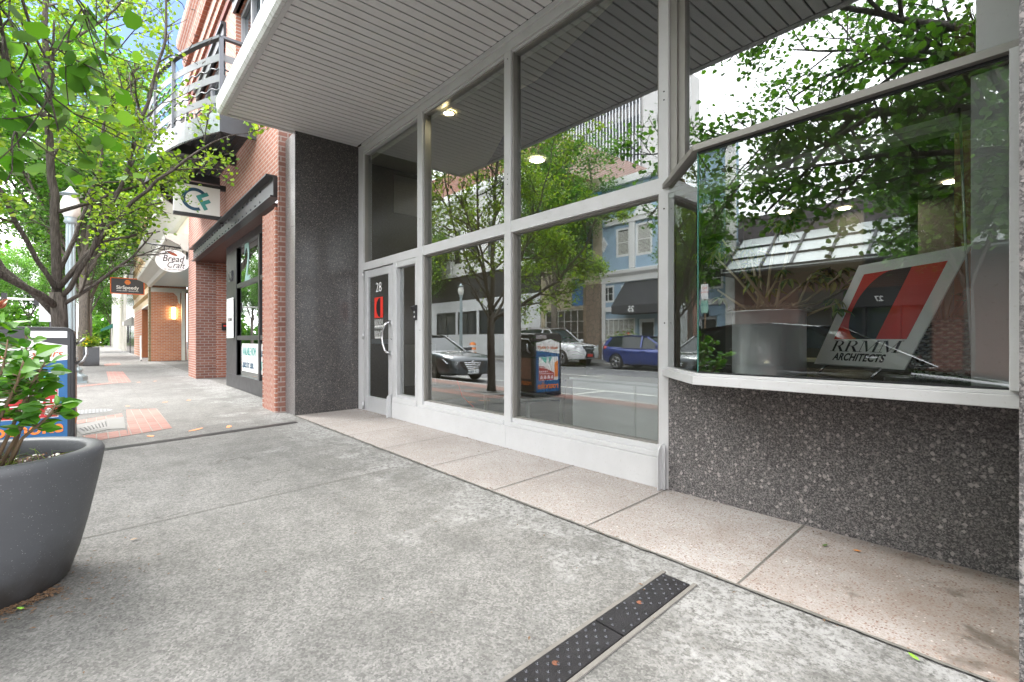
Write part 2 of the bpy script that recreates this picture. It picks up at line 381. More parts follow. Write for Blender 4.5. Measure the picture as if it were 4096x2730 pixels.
sx_ = t.n('Mapping'); sx_.inputs['Scale'].default_value = (14, 1, 1.2); t.l(t.pos(), sx_.inputs[0])
t.col(t.mix(t.ramp(t.noise(2.5, 6, .7, vec=sx_.outputs[0]), [(.50, 0), (.68, .8)]), (.74, .76, .76), (.20, .21, .15))).rough(.4); M['fascia'] = t.m
M['white'] = simple('white_paint', (.74, .74, .72), .5, var=.05)
M['cream'] = simple('cream_paint', (.68, .62, .45), .6, var=.06)
M['trim'] = simple('pale_stone_trim', (.58, .58, .52), .6)
M['olive'] = simple('olive_wall', (.225, .205, .135), .7, var=.06)
M['beige'] = simple('beige_plaster', (.60, .56, .42), .7, var=.05)
M['int_dark'] = simple('dark_ceiling', (.13, .13, .14), .8)
M['carpet'] = simple('dark_carpet', (.05, .052, .055), .85)
M['int_wall'] = simple('inner_wall', (.10, .10, .10), .8)
M['red'] = simple('signal_red', (.72, .045, .03), .35, var=.03)
M['ink'] = simple('black_ink', (.012, .012, .014), .35)
M['board'] = simple('white_board', (.84, .85, .83), .35, var=.02)
M['teal'] = simple('teal_ink', (.05, .30, .28), .5); M['navy'] = simple('navy_ink', (.012, .07, .13), .5)
M['orange'] = simple('orange_ink', (.85, .24, .04), .5); M['blue'] = simple('blue_print', (.02, .12, .30), .45)
M['chrome'] = simple('chrome', (.75, .76, .77), .12, 1, .03); M['satin'] = simple('satin_metal', (.55, .56, .57), .3, .9)
M['bark'] = m_bark(); M['bark2'] = m_bark('bark_pale', (.07, .06, .05), (.20, .17, .14))
M['leaf_bright'] = leafmat('leaf_bright', [(.10, .22, .02), (.24, .38, .04), (.05, .13, .02), (.34, .46, .06), (.14, .28, .03)])
M['leaf_mid'] = leafmat('leaf_mid', [(.05, .16, .02), (.11, .27, .03), (.035, .11, .018), (.17, .34, .06)])
M['leaf_dark'] = leafmat('leaf_dark', [(.03, .09, .018), (.055, .14, .022), (.022, .065, .014), (.08, .18, .03)], .3)
M['leaf_hib'] = leafmat('hibiscus_leaf', [(.07, .24, .02), (.04, .14, .014), (.16, .38, .035), (.025, .09, .012)], .40, .16)
M['leaf_var'] = leafmat('variegated_leaf', [(.035, .11, .03), (.05, .15, .035), (.42, .46, .12), (.03, .09, .025)], .3)
M['stem'] = simple('woody_stem', (.20, .14, .085), .8, var=.3); M['stem_pale'] = simple('pale_stem', (.44, .38, .24), .7, var=.2)
# ---------------------------------------------------------------- ground
MB().poly([(-500,-500,-.33),(500,-500,-.33),(500,500,-.33),(-500,500,-.33)]).build('ground', M['concrete'], label=None, kind='structure')
mb = MB(); xs = [-140, -60, -30, -15, -8, -4, 0, 4, 14]
for a, b in zip(xs, xs[1:]):
    mb.poly([(a,-1.25,gz(-1.25)),(b,-1.25,gz(-1.25)),(b,3.1,gz(3.1)),(a,3.1,gz(3.1))])
    mb.poly([(a,3.1,gz(3.1)),(b,3.1,gz(3.1)),(b,6,gz(3.1)),(a,6,gz(3.1))])
walk = mb.build('sidewalk', M['concrete'], kind='structure')
mb = MB().poly([(-500,-13,-.23),(500,-13,-.23),(500,-1.3,-.23),(-500,-1.3,-.23)]); mb.build('road', M['asphalt'], kind='structure')
MB().poly([(-500,-17,-.09),(500,-17,-.09),(500,-13.1,-.09),(-500,-13.1,-.09)]).build('far_sidewalk', M['concrete'], kind='structure')
kerb = simple('kerb_stone', (.36, .35, .33), .8)
MB().box(-140,14,-1.40,-1.25,-.3,gz(-1.25)+.003).build('kerb', kerb, kind='structure', bevel=.015)
MB().box(-140,40,-13.1,-12.95,-.3,-.085).build('far_kerb', kerb, kind='structure', bevel=.015)
mb = MB()
mb.box(-140,40,-3.62,-3.52,-.228,-.226)
for x in range(-140, 40, 6): mb.box(x, x+.1, -3.5, -1.45, -.228, -.226)
for x in range(-140, 40, 9): mb.box(x, x+3, -7.3, -7.18, -.228, -.226)
mb.box(-140,40,-10.9,-10.8,-.228,-.226)
mb.build('lane_marking', simple('road_paint', (.55,.55,.5), .7, var=.2), kind='structure')
def gp(x, y, dz=.004): return (x, y, gz(y) + dz)
# brick band along the kerb and brick patches
bp_ = NT('paver_brick'); bt = bp_.n('TexBrick'); bp_.l(bp_.pos(), bt.inputs['Vector'])
for k_, v_ in (('Scale', 1), ('Brick Width', .21), ('Row Height', .105), ('Mortar Size', .006), ('Mortar Smooth', .2)): bt.inputs[k_].default_value = v_
bt.inputs['Color1'].default_value = (.23,.095,.075,1); bt.inputs['Color2'].default_value = (.29,.135,.11,1); bt.inputs['Mortar'].default_value = (.22,.20,.175,1)
bp_.col(bp_.mix(bp_.math('MULTIPLY', bp_.noise(2, 5), .35), bt.outputs['Color'], (.30,.25,.22))).rough(.85).bump(bp_.math('SUBTRACT', 1, bt.outputs['Fac']), .6, .006)
M['paver'] = bp_.m
mb = MB(); mb.poly([gp(-140,-1.2),gp(14,-1.2),gp(14,-.62),gp(-140,-.62)])
def gpoly(pts, dz=.004): return [onG(*p) + Vector((0,0,dz)) for p in pts]
for patch in ([(505,1640),(628,1636),(690,1714),(512,1744)], [(283,1688),(486,1656),(492,1667),(283,1702)], [(330,1745),(505,1721),(512,1744),(350,1770)],
              [(425,1487),(492,1487),(525,1530),(438,1536)], [(298,1545),(436,1532),(438,1537),(298,1551)], [(415,1457),(478,1452),(486,1460),(420,1466)]):
    mb.poly(gpoly(patch))
for x0 in (-17.5, -24.0): mb.poly([gp(x0-.25,-.6),gp(x0,-.6),gp(x0,2.0),gp(x0-.25,2.0)]) if False else None
mb.build('brick_paving', M['paver'], kind='structure')
# terrazzo apron in the recess
mb = MB(); 
mb.poly([gp(-7.34,2.16,.006),gp(0.2,2.16,.006),gp(.2,3.25,.006),gp(-7.34,3.25,.006)])
mb.build('apron', M['terrazzo'], kind='structure')
jm = simple('joint_sealant', (.15,.155,.155), .8, var=.3)
mb = MB(); rj = random.Random(3)
for i, x in enumerate((-.12,-1.0,-1.88,-2.76,-3.63,-4.53,-5.4,-6.3)):
    mb.poly([gp(x-.004,2.165,.0085),gp(x+.004,2.165,.0085),gp(x-.05+.004,3.1,.0085),gp(x-.05-.004,3.1,.0085)])
for x in (-.0+2.2,-3.72,-9.75,-14.2,-20,-26,-33,-41):   # concrete joints
    mb.poly([gp(x-.004+.05,-.6,.003),gp(x+.004+.05,-.6,.003),gp(x-.11+.004,2.15,.003),gp(x-.11-.004,2.15,.003)])
mb.poly([gp(-140,.62,.003),gp(-9.75,.62,.003),gp(-9.75,.63,.003),gp(-140,.63,.003)])
n = 120; pts = []
for i in range(n + 1):
    x = -7.4 + 7.8 * i / n; wd = .005 + rj.random() * .006; c = 2.155 + rj.uniform(-.003, .003)
    pts.append((c - wd, c + wd, x))
for (a, b, x0), (c, d, x1) in zip(pts, pts[1:]): mb.poly([gp(x0,a,.009),gp(x1,c,.009),gp(x1,d,.009),gp(x0,b,.009)])
mb.build('expansion_joint', simple('dark_joint', (.13,.125,.11), .9, var=.5, sc=30), walk)
# orange survey marks, part of the pavement
mb = MB()
for (x, y, l, a) in ((784,1720,42,0),(915,1708,34,.6),(602,1746,22,1.2),(660,1610,14,0),(755,1602,14,.3),(510,1626,10,1.2),(555,1530,10,0),(620,1526,10,0)):
    c = onG(x, y); L = l / FPX * (c.xy.dot(FW.xy)); d = Vector((math.cos(a + 2.3), math.sin(a + 2.3), 0)); s_ = Vector((-d.y, d.x, 0))
    P = [c + d * (L*.9*math.cos(q)) + s_ * (.03 + .006*math.sin(3*q)) * math.sin(q) for q in [k*math.pi/5 for k in range(10)]]
    mb.poly([(p.x, p.y, gz(p.y) + .004) for p in P])
mb.build('survey_paint', simple('survey_orange', (.78,.30,.13), .8, var=.35, sc=60), walk)

# trench plates
pm = simple('rusty_black_iron', (.035,.033,.036), .36, .5, .6, 14, .5); studm = simple('worn_stud', (.055,.057,.064), .35, .6, .4, 60)
rustm = simple('rust', (.14,.055,.03), .9, var=.4, sc=40)
stone = simple('grout_edge', (.15,.14,.125), .9, var=.3, sc=25)
lab = ['studded black iron trench plate nearest the pink stone apron', 'studded black iron trench plate with an open bolt hole, middle of the row', 'studded black iron trench plate at the bottom edge of the photo']
for k in range(3):
    y1 = 2.0 - k * .525; y0 = y1 - .515
    def px_(y, o): return -1.136 - .057 * (y - 2.0) - .067 + o
    e = empty('trench_plate', gp(px_(y0, 0), y0), lab[k], 'drain cover', 'iron plates over the near trench drain')
    mb = MB(); h = .067
    mb.prism([gp(px_(y0,-h),y0,.002),gp(px_(y0,h),y0,.002),gp(px_(y1,h),y1,.002),gp(px_(y1,-h),y1,.002)], (0,0,.008))
    st_ = MB()
    for i in range(5):
        for j in range(19):
            if rj.random() < .12 or (i + j) % 2: continue
            yy = y0 + .02 + j * (.475 / 18); c = gp(px_(yy, -.052 + i * .026), yy, .010)
            st_.lathe([(.0068,0),(.0055,.0035),(.003,.0035),(.0022,.0015),(.0004,.0015)], c, 10, cap=False)
    pl = mb.build('plate', pm, e, bevel=0); st_.build('studs', studm, e, kind='stuff')
    yy = (y0 + y1) / 2 - .03; c = gp(px_(yy, -.01), yy, .0105)
    MB().lathe([(.013,0),(.013,.0015),(.006,.0015),(.0055,.006),(.0005,.0065)], c, 12).build('bolt', rustm, e)
mb = MB()
for s_ in (-1, 1):
    mb.prism([gp(-1.203-.057*(y-2)+s_*o,y,.001) for y, o in ((.3,.070),(.3,.088),(2.03,.088),(2.03,.070))], (0,0,.006))
mb.build('drain_edge', stone, walk)
# far trench drain
e = empty('trench_drain', gp(-6.4, 1), 'long narrow slotted trench drain crossing the pavement beside the black granite corner', 'drain')
mb = MB(); a, b = onG(1186, 1690), onG(300, 1817)
d = (b - a)
for i in range(46):
    p, q = a + d * (i / 46), a + d * ((i + .92) / 46)
    for o in (-.045, 0.0, .045):
        mb.poly([(p.x+o-.019,p.y,gz(p.y)+.006),(p.x+o+.019,p.y,gz(p.y)+.006),(q.x+o+.019,q.y,gz(q.y)+.006),(q.x+o-.019,q.y,gz(q.y)+.006)][::-1])
mb.build('grate', simple('grate_iron', (.05,.048,.05), .5, .5), e)
MB().poly([(a.x-.07,a.y,gz(a.y)+.003),(a.x+.07,a.y,gz(a.y)+.003),(b.x+.07,b.y,gz(b.y)+.003),(b.x-.07,b.y,gz(b.y)+.003)][::-1]).build('channel', simple('grate_bed', (.12,.115,.11), .9), e)
# utility covers
e = empty('utility_cover', onG(350, 1700), 'square metal utility cover set among the red pavers behind the litter bin', 'utility cover')
c = gpoly([(300,1718),(432,1680),(440,1712),(330,1734)], .006)
MB().poly(gpoly([(283,1706),(432,1676),(496,1668),(502,1716),(436,1719),(330,1740)], .005)).build('surround', simple('cover_surround', (.19,.188,.18), .9), e)
MB().poly(c).build('lid', simple('worn_metal', (.17,.165,.16), .6, .3, .3, 20), e)
mb = MB()
for k in range(1, 9):
    f = k / 9; p = c[0].lerp(c[1], f); q = c[3].lerp(c[2], f); mid = (p + q) / 2 + Vector((-.02,0,0))
    mb.bar(p.lerp(q, .2) + Vector((0,0,.003)), mid + Vector((0,0,.003)), .008, .003); mb.bar(mid + Vector((0,0,.003)), q.lerp(p, .2) + Vector((0,0,.003)), .008, .003)
mb.build('slot', M['black'], e)
e = onG(352, 1648)
mc = empty('manhole_cover', (e.x, e.y, gz(e.y)), 'round pale ribbed manhole cover beyond the square utility cover', 'manhole cover')
mb = MB(); mb.lathe([(.30,.006),(.25,.008),(.001,.008)], (e.x,e.y,gz(e.y)), 32); mb.build('lid', simple('manhole_iron', (.18,.185,.19), .6, .3), mc)
mb = MB()
for k in range(-5, 6): w_ = math.sqrt(.25**2 - (k*.045)**2); mb.box(e.x-w_, e.x+w_, e.y+k*.045-.008, e.y+k*.045+.008, gz(e.y)+.008, gz(e.y)+.011)
mb.build('rib', simple('manhole_rib', (.12,.12,.12), .6, .3), mc)
# litter: leaves and twigs on the paving (ground litter nobody would count)
dv = MB()
for i in range(1500):
    if i < 200: x = rj.uniform(-7.2, 0.1); y = 3.06 - abs(rj.gauss(0, .02)) if rj.random() < .6 else 2.16 + rj.gauss(0, .02)
    elif i < 320: x = -3.0 + rj.gauss(0, .2); y = -.08 + rj.gauss(0, .12)
    elif i < 420: x = rj.uniform(-6, 0); y = rj.uniform(-.2, 3.0)
    else: a_ = rj.uniform(-1.9,.9); q_ = .30+abs(rj.gauss(0,.05)); x = -3.224+q_*math.cos(a_); y = -.394+q_*math.sin(a_)  # dense litter ring at the planter foot, also standing in for contact shadow
    if x > -1.95 and y > 3.02: y = 3.02
    s_ = rj.uniform(.004, .013); a = rj.random() * 6.28; z = gz(y) + .011
    d = Vector((math.cos(a), math.sin(a), 0)) * s_; q = Vector((-d.y, d.x, 0)) * .4
    c = Vector((x, y, z)); dv.poly([c - d, c + q + Vector((0,0,.002)), c + d, c - q + Vector((0,0,.003))])
dv.build('leaf_litter', simple('dry_litter', (.13,.075,.04), .9, var=.5, sc=40), kind='stuff', label='small dry leaf scraps and grit scattered over the paving', cat='litter')
for i, (px, py, col, lb) in enumerate(((3428,2212,(.45,.17,.03),'curled orange dead leaf at the foot of the granite wall'),(3300,2190,(.08,.13,.03),'dull green fallen leaf by the stone apron joint'),
        (3655,2640,(.18,.35,.03),'small bright green leaf at the lower right of the pavement'),(85,2444,(.20,.42,.05),'bright green fallen leaf below the big grey planter'),
        (535,2165,(.34,.24,.15),'tan dried leaf on the concrete right of the planter'))):
    c = onG(px, py); c.z = gz(c.y) + .012; s_ = .020
    e = MB(); a = i * 1.3; d = Vector((math.cos(a), math.sin(a), .1)) * s_; q = Vector((-math.sin(a), math.cos(a), 0)) * s_ * .45
    e.poly([c - d, c - d*.3 + q, c + d*.5 + q*.8, c + d, c + Vector((0,0,.004))]); e.poly([c - d, c + Vector((0,0,.004)), c + d, c + d*.5 - q*.8, c - d*.3 - q])
    e.build('fallen_leaf', simple('fallen_leaf_%d' % i, col, .7, var=.3, sc=60), label=lb, cat='leaf', group='fallen leaves on the pavement')

# ---------------------------------------------------------------- storefront building
FY, GY = 3.10, 3.17           # frame face, glass plane
OB = empty('office_building', (-3.5, 3.1, 0), 'single storey aluminium and glass storefront with dark granite base under a white board canopy', 'building')
SZ = 4.07; GB_ = 2.645
# granite
gm = MB(); gm.box(-1.925, .35, FY+.002, FY+.12, -.05, .83); gm.build('granite_base', M['granite'], OB)
gm = MB()
for z0, z1 in ((-.05,.60),(.603,2.72),(2.723,SZ)): gm.box(-7.80,-7.335,2.165,2.6,z0,z1)
gm.build('granite_front', M['granite_light'], OB, bevel=.002)
gm = MB()
for z0, z1 in ((-.05,.60),(.603,2.72),(2.723,SZ)): gm.box(-7.335,-7.325,2.163,FY+.1,z0,z1)
gm.build('granite_side', M['granite_dark'], OB)
MB().box(-7.79,-7.338,2.17,3.2,-.05,SZ).build('granite_backing', M['groove'], OB)
gm = MB().box(-.135,.6,2.2,3.3,-.05,8); gm.build('granite_pier', M['granite'], OB)
# unseen upper floors as a plain wall, added to block light from above
MB().box(-7.8,.35,FY,FY+.3,SZ+.2,9).build('upper_wall', M['int_wall'], OB)
# frames
fr = MB(); F2 = FY + .105
def vfr(x0, x1, z0, z1, y0=FY, y1=F2): fr.box(x0, x1, y0, y1, z0, z1)
vfr(-7.325,-7.15,.0,SZ-.002)
vfr(-5.50,-5.375,.20,SZ-.135)
vfr(-3.766,-3.665,.20,SZ-.135)
vfr(-2.005,-1.925,.0,SZ-.135)
vfr(-.33,-.137,2.205,SZ-.135)
fr.box(-7.15,-.137,FY-.004,F2,SZ-.135,SZ-.001)
fr.box(-7.15,-.137,FY-.03,FY-.004,SZ-.055,SZ-.001)
for a, b in ((-7.15,-5.50),(-5.375,-3.766),(-3.665,-2.005)):
    fr.box(a, b, FY+.003, F2-.003, 2.135, 2.25)
    fr.box(a, b, FY+.02, F2-.02, SZ-.16, SZ-.135)
for a, b in ((-5.375,-3.766),(-3.665,-2.005)):
    fr.box(a, b, FY-.012, F2, .232, .27); fr.box(a, b, FY+.02, F2-.003, .27, .312)
fr.box(-6.17,-5.50,FY-.012,F2,.232,.30)
each(fr, 'window_frame', M['alu_white'], OB, bevel=.003)
fr = MB()   # glazing stops, darker channel
for x0, x1 in ((-5.375,-3.766),(-3.665,-2.005)):
    for z0, z1 in ((.312,2.135),(2.25,SZ-.16)):
        fr.box(x0,x0+.022,GY-.045,GY+.04,z0,z1); fr.box(x1-.022,x1,GY-.045,GY+.04,z0,z1)
        fr.box(x0+.022,x1-.022,GY-.03,GY+.04,z1-.016,z1); fr.box(x0+.022,x1-.022,GY-.03,GY+.04,z0,z0+.012)
fr.box(-7.15,-7.13,GY-.045,GY+.04,2.25,SZ-.16); fr.box(-5.52,-5.50,GY-.045,GY+.04,2.25,SZ-.16)
fr.box(-1.925,-1.87,GY-.05,GY+.04,2.205,SZ-.135)
fr.box(-1.87,-1.82,GY-.03,GY+.04,2.205,SZ-.135)
each(fr, 'glazing_bead', M['alu_dark'], OB)
kb = MB(); kb.box(-6.17,-3.72,FY-.02,FY+.03,.012,.230); kb.box(-3.717,-1.995,FY-.02,FY+.03,.012,.230); each(kb, 'kick_panel', M['alu_white'], OB, bevel=.003)
kc = MB()
for xc in (-6.21, -1.965):
    P = [(xc-.025,FY-.02,.0)] ; 
    prof = [(-.0,0),(-.075,0),(-.075,.25),(-.065,.30),(-.04,.325),(0,.335)]
    kc.prism([(xc-.004,FY+p,z) for p, z in prof], (.008,0,0)); kc.box(xc-.034,xc+.03,FY-.028,FY-.0215,0,.33)
each(kc, 'corner_guard', M['alu'], OB, 2)
for x0, x1, z0, z1 in ((-7.13,-5.52,2.25,3.91),(-5.353,-3.788,.324,2.119),(-5.353,-3.788,2.262,3.894),(-3.643,-2.027,.324,2.119),(-3.643,-2.027,2.262,3.894),(-1.82,-.33,2.21,3.935)):
    MB().poly([(x0,GY,z0),(x1,GY,z0),(x1,GY,z1),(x0,GY,z1)]).build('window_pane', M['glass'], OB)
MB().poly([(-6.07,GY-.01,.30),(-5.56,GY-.01,.30),(-5.56,GY-.01,2.1),(-6.07,GY-.01,2.1)]).build('side_light', M['glass'], OB)
sl = MB(); sl.box(-6.17,-6.07,FY+.001,F2-.01,.30,2.134); sl.box(-5.56,-5.501,FY+.001,F2-.01,.30,2.134); sl.box(-6.07,-5.56,FY+.006,F2-.01,2.06,2.134); sl.box(-6.07,-5.56,FY+.006,F2-.01,.30,.335)
sl.build('side_light_frame', M['alu'], OB, bevel=.003)
mb = MB()
for x, zz in ((-3.72,(3.86,2.72,2.67,2.62)),(-1.97,(2.86,2.80,2.02)),(-5.44,(2.6,1.2)),(-1.965,(1.2,))):
    for z in zz: mb.tube([(x+.01,FY-.003,z),(x+.01,FY+.001,z)], .0055, 8)
each(mb, 'screw', M['ink'], OB)
mb = MB(); mb.box(-1.447,-.186,GB_-.006,GB_+.006,.889,.897); mb.box(-1.447,-.186,GB_-.006,GB_+.006,2.150,2.163)
each(mb, 'gasket', M['black'], OB)
# door
D = empty('door', (-7.12, FY, 0)); D.parent = OB; D.matrix_parent_inverse = OB.matrix_basis.inverted()
dm = MB(); x0, x1 = -7.12, -6.20
dm.box(x0,x0+.10,FY+.012,FY+.06,.012,2.12); dm.box(x1-.13,x1,FY+.012,FY+.06,.012,2.12); dm.box(x0+.10,x1-.13,FY+.014,FY+.058,.012,.235); dm.box(x0+.10,x1-.13,FY+.014,FY+.058,2.01,2.12)
dm.build('leaf', M['alu'], D, bevel=.003)
MB().poly([(x0+.10,FY+.035,.235),(x1-.13,FY+.035,.235),(x1-.13,FY+.035,2.01),(x0+.10,FY+.035,2.01)]).build('glass', M['glass'], D)
MB().box(x0+.10,x1-.13,FY+.075,FY+.11,1.02,1.09).build('push_bar', M['satin'], D, bevel=.004)
hx = x1-.06; hp = [(hx,FY+.01,.90),(hx,FY-.05,.905),(hx-.01,FY-.075,.94),(hx-.045,FY-.09,1.04),(hx-.055,FY-.092,1.12),(hx-.045,FY-.09,1.20),(hx-.01,FY-.075,1.28),(hx,FY-.05,1.315),(hx,FY+.01,1.32)]
h_ = MB().tube(hp, .014, 10); h_.box(hx-.03,hx+.03,FY-.03,FY+.012,.87,.925); h_.box(hx-.03,hx+.03,FY-.03,FY+.012,1.295,1.35); h_.build('handle', M['chrome'], D)
MB().lathe([(.018,0),(.018,.012),(.001,.012)], (0,0,0), 16)
lk = MB(); lk.tube([(hx+.03,FY+.013,1.10),(hx+.03,FY-.004,1.10)], .016, 14); lk.build('lock', M['satin'], D)
hg = MB()
for z in (.08, 1.14, 2.06): hg.tube([(x0-.01,FY-.008,z-.05),(x0-.01,FY-.008,z+.05)], .013, 8)
each(hg, 'hinge', M['satin'], D)
# serif letters for the practice's lettering
def seri(ch):
    Q = []
    if ch == 'R':
        Q += [[(.10,.04),(.24,.04),(.24,.96),(.10,.96)], [(0,0),(.34,0),(.34,.04),(0,.04)], [(0,.96),(.3,.96),(.3,1),(0,1)]]
        N = 12
        for i in range(N):
            a0, a1 = math.pi/2 - math.pi*i/N, math.pi/2 - math.pi*(i+1)/N
            Q.append([(.40+.26*math.cos(a0),.745+.255*math.sin(a0)),(.40+.26*math.cos(a1),.745+.255*math.sin(a1)),(.38+.14*math.cos(a1),.745+.215*math.sin(a1)),(.38+.14*math.cos(a0),.745+.215*math.sin(a0))])
        Q += [[(.24,.96),(.40,.96),(.40,1),(.24,1)], [(.24,.49),(.40,.49),(.40,.53),(.24,.53)], [(.36,.49),(.52,.49),(.80,.04),(.62,.04)], [(.58,0),(.88,0),(.88,.04),(.58,.04)]]
        return Q, .84
    Q += [[(.12,.04),(.16,.04),(.16,.96),(.12,.96)], [(0,0),(.28,0),(.28,.04),(0,.04)], [(0,.96),(.30,.96),(.30,1),(0,1)], [(.16,.96),(.31,.96),(.60,.10),(.52,.0)],
          [(.52,0),(.58,.08),(.90,.96),(.86,.96)], [(.84,.04),(.98,.04),(.98,.96),(.84,.96)], [(.74,0),(1.10,0),(1.10,.04),(.74,.04)], [(.84,.96),(1.10,.96),(1.10,1),(.84,1)]]
    return Q, 1.12
def serif_text(mb, s, fn, w, h):      # fn(u,v)->point; u in 0..w, v in 0..h
    tot = sum(seri(c)[1] for c in s); x = 0; k = w / tot; j = 0
    for c in s:
        Q, aw = seri(c)
        for q in Q:
            j += 1; mb.poly([fn(k * (x + a), h * b, .0002 * (j % 7)) for a, b in q])
        x += aw
dx0 = x0 + .10; dw = (x1 - .13) - dx0; cxm = dx0 + dw / 2; LY = FY + .030
text('28', .20, (cxm, LY, 1.78), (1,0,0), (0,0,1), M['board'], D, 'number', off=-.002)
MB().poly([(cxm-.14,LY,1.40),(cxm+.14,LY,1.40),(cxm+.14,LY,1.70),(cxm-.14,LY,1.70)]).build('logo', M['red'], D)
mb = MB(); P = [(cxm+.055,LY-.002,1.69),(cxm+.055,LY-.002,1.41)] + [(cxm+.055-.13*math.sin(a),LY-.002,1.55-.14*math.cos(a)) for a in [math.pi*k/14 for k in range(1,14)]]
mb.poly(P); mb.build('logo_arc', M['ink'], D)
mb = MB(); serif_text(mb, 'RRMM', lambda u, v, e: (cxm-.14+u, LY-e, 1.30+v), .28, .078); mb.build('lettering', M['board'], D); mb = MB(); serif_text(mb, 'RRMM', lambda u, v, e: (cxm-.14+u, LY-e, 1.135+v), .28, .078)
mb.build('lettering', M['board'], D); MB().box(cxm-.14,cxm+.14,LY-.001,LY,1.238,1.242).build('rule_line', M['board'], D)
text('ARCHITECTS', .047, (cxm, LY, 1.258), (1,0,0), (0,0,1), M['board'], D, off=.0012, sx=.98)
text('DESIGN BUILD', .040, (cxm, LY, 1.10), (1,0,0), (0,0,1), M['board'], D, off=.0012, sx=.98)
# intercom
ic = empty('intercom', (-5.52, FY, 1.45)); ic.parent = OB; ic.matrix_parent_inverse = OB.matrix_basis.inverted()
i_ = MB(); i_.box(-5.575,-5.495,FY-.022,FY-.001,1.33,1.51); i_.prism([(-5.58,FY-.06,1.50),(-5.58,FY-.001,1.525),(-5.58,FY-.001,1.45),(-5.58,FY-.02,1.44)], (.09,0,0)); i_.build('case', M['black'], ic, bevel=.006)
i_ = MB(); i_.tube([(-5.535,FY-.024,1.37),(-5.535,FY-.021,1.37)], .016, 12); i_.box(-5.55,-5.52,FY-.024,FY-.0215,1.42,1.45); each(i_, 'button', M['satin'], ic)
# canopy
CX0, CX1, CY0 = -7.36, .6, 1.275
c_ = MB(); nb = 72; bw = (CX1 - CX0) / nb
for i in range(nb):
    a = CX0 + i * bw; c_.box(a+.0095, a+bw-.0095, CY0+.045, FY-.031, SZ, SZ+.02)
c_.build('soffit_board', M['soffit'], OB)
MB().box(CX0,CX1,CY0,FY+.2,SZ+.0205,SZ+.10).build('soffit_backing', M['groove'], OB)
c_ = MB().box(CX0,CX1,CY0+.0,CY0+.044,SZ-.012,SZ+.02); c_.build('soffit_trim', M['alu_white'], OB, bevel=.003)
prof = [(CY0-.002,SZ-.006),(CY0-.035,SZ-.01),(CY0-.062,SZ+.02),(CY0-.075,SZ+.08),(CY0-.078,SZ+.17),(CY0-.07,SZ+.205),(CY0+.05,SZ+.215),(CY0+.05,SZ+.1),(CY0-.002,SZ+.1)]
c_ = MB()
for a, b in ((CX0-.06,-4.62),(-4.617,-1.6),(-1.597,CX1)): c_.prism([(a,y,z) for y, z in prof], (b-a,0,0))
c_.build('canopy_fascia', M['fascia'], OB)
MB().box(CX0-.05,CX1,CY0+.05,FY,SZ+.12,SZ+.21).build('canopy_roof', M['alu_dark'], OB)
MB().box(CX0-.06,CX0-.002,CY0,2.16,SZ-.01,SZ+.2).build('canopy_end', M['alu_white'], OB)
# bay window
A0, A1, A2 = (-1.975,3.10), (-1.463,2.609), (-.14,2.609)
bw_ = empty('bay_window', (-1, 2.6, .85)); bw_.parent = OB; bw_.matrix_parent_inverse = OB.matrix_basis.inverted()
def ring(mb, off0, off1, z0, z1):
    def o(k): return [(A0[0]-k*.0, A0[1]-k*1.0 if False else A0[1]), (A1[0]-k*.41, A1[1]-k), (A2[0], A2[1]-k)]
    P0, P1 = o(off0), o(off1)
    P1[0] = (P1[0][0]-off1*1.41*1.0, P1[0][1]); P0[0] = (P0[0][0]-off0*1.41, P0[0][1])
    for i in range(2):
        mb.prism([(*P0[i],z0),(*P0[i+1],z0),(*P1[i+1],z0),(*P1[i],z0)], (0,0,z1-z0))
mb = MB(); ring(mb, -.10, 0, .822, .872); mb.build('sill', M['alu_white'], bw_, bevel=.003)
mb = MB(); ring(mb, -.09, -.012, .8725, .888); mb.build('sill_cap', M['alu_white'], bw_, bevel=.002)
mb = MB(); ring(mb, -.06, -.0, 2.165, 2.200); mb.build('head', M['alu_dark'], bw_, bevel=.002)
mb = MB(); mb.prism([(-1.93,3.105,2.15),(-1.44,2.67,2.15),(-.14,2.67,2.15),(-.14,3.105,2.15)], (0,0,.03)); mb.build('bay_soffit', simple('dirty_soffit', (.27,.26,.20), .8, var=.35), bw_)
GB = 2.645
mb = MB().poly([(-1.448,GB,.889),(-.185,GB,.889),(-.185,GB,2.163),(-1.448,GB,2.163)]); mb.build('front_pane', M['bayglass'], bw_)
mb = MB().poly([(-1.93,3.105,.889),(-1.452,GB,.889),(-1.452,GB,2.163),(-1.93,3.105,2.163)]); mb.build('splayed_pane', M['bayglass'], bw_)
MB().box(-1.453,-1.447,GB-.004,GB+.004,.889,2.163).build('glass_corner', M['glassedge'], bw_)
mb = MB(); mb.box(-.185,-.137,2.59,2.67,.889,2.165); mb.box(-.30,-.137,2.68,2.71,.885,2.14); each(mb, 'jamb', M['alu_white'], bw_, bevel=.002)
mb = MB(); mb.box(-1.925,-.137,FY+.003,FY+.1,2.09,2.15); mb.box(-1.925,-.137,FY-.012,FY+.003,2.12,2.149); mb.build('inner_rail', M['alu_white'], bw_, bevel=.003)
MB().box(-.26,-.14,2.7,3.1,.889,2.15).build('inner_jamb', simple('pale_blue_jamb', (.42,.48,.47), .5), bw_)
mb = MB(); mb.prism([(-1.93,3.12,.84),(-1.40,2.70,.84),(-.14,2.70,.84),(-.14,3.8,.84),(-1.93,3.8,.84)], (0,0,.042)); mb.build('display_shelf', simple('dark_shelf', (.035,.03,.03), .25), bw_)
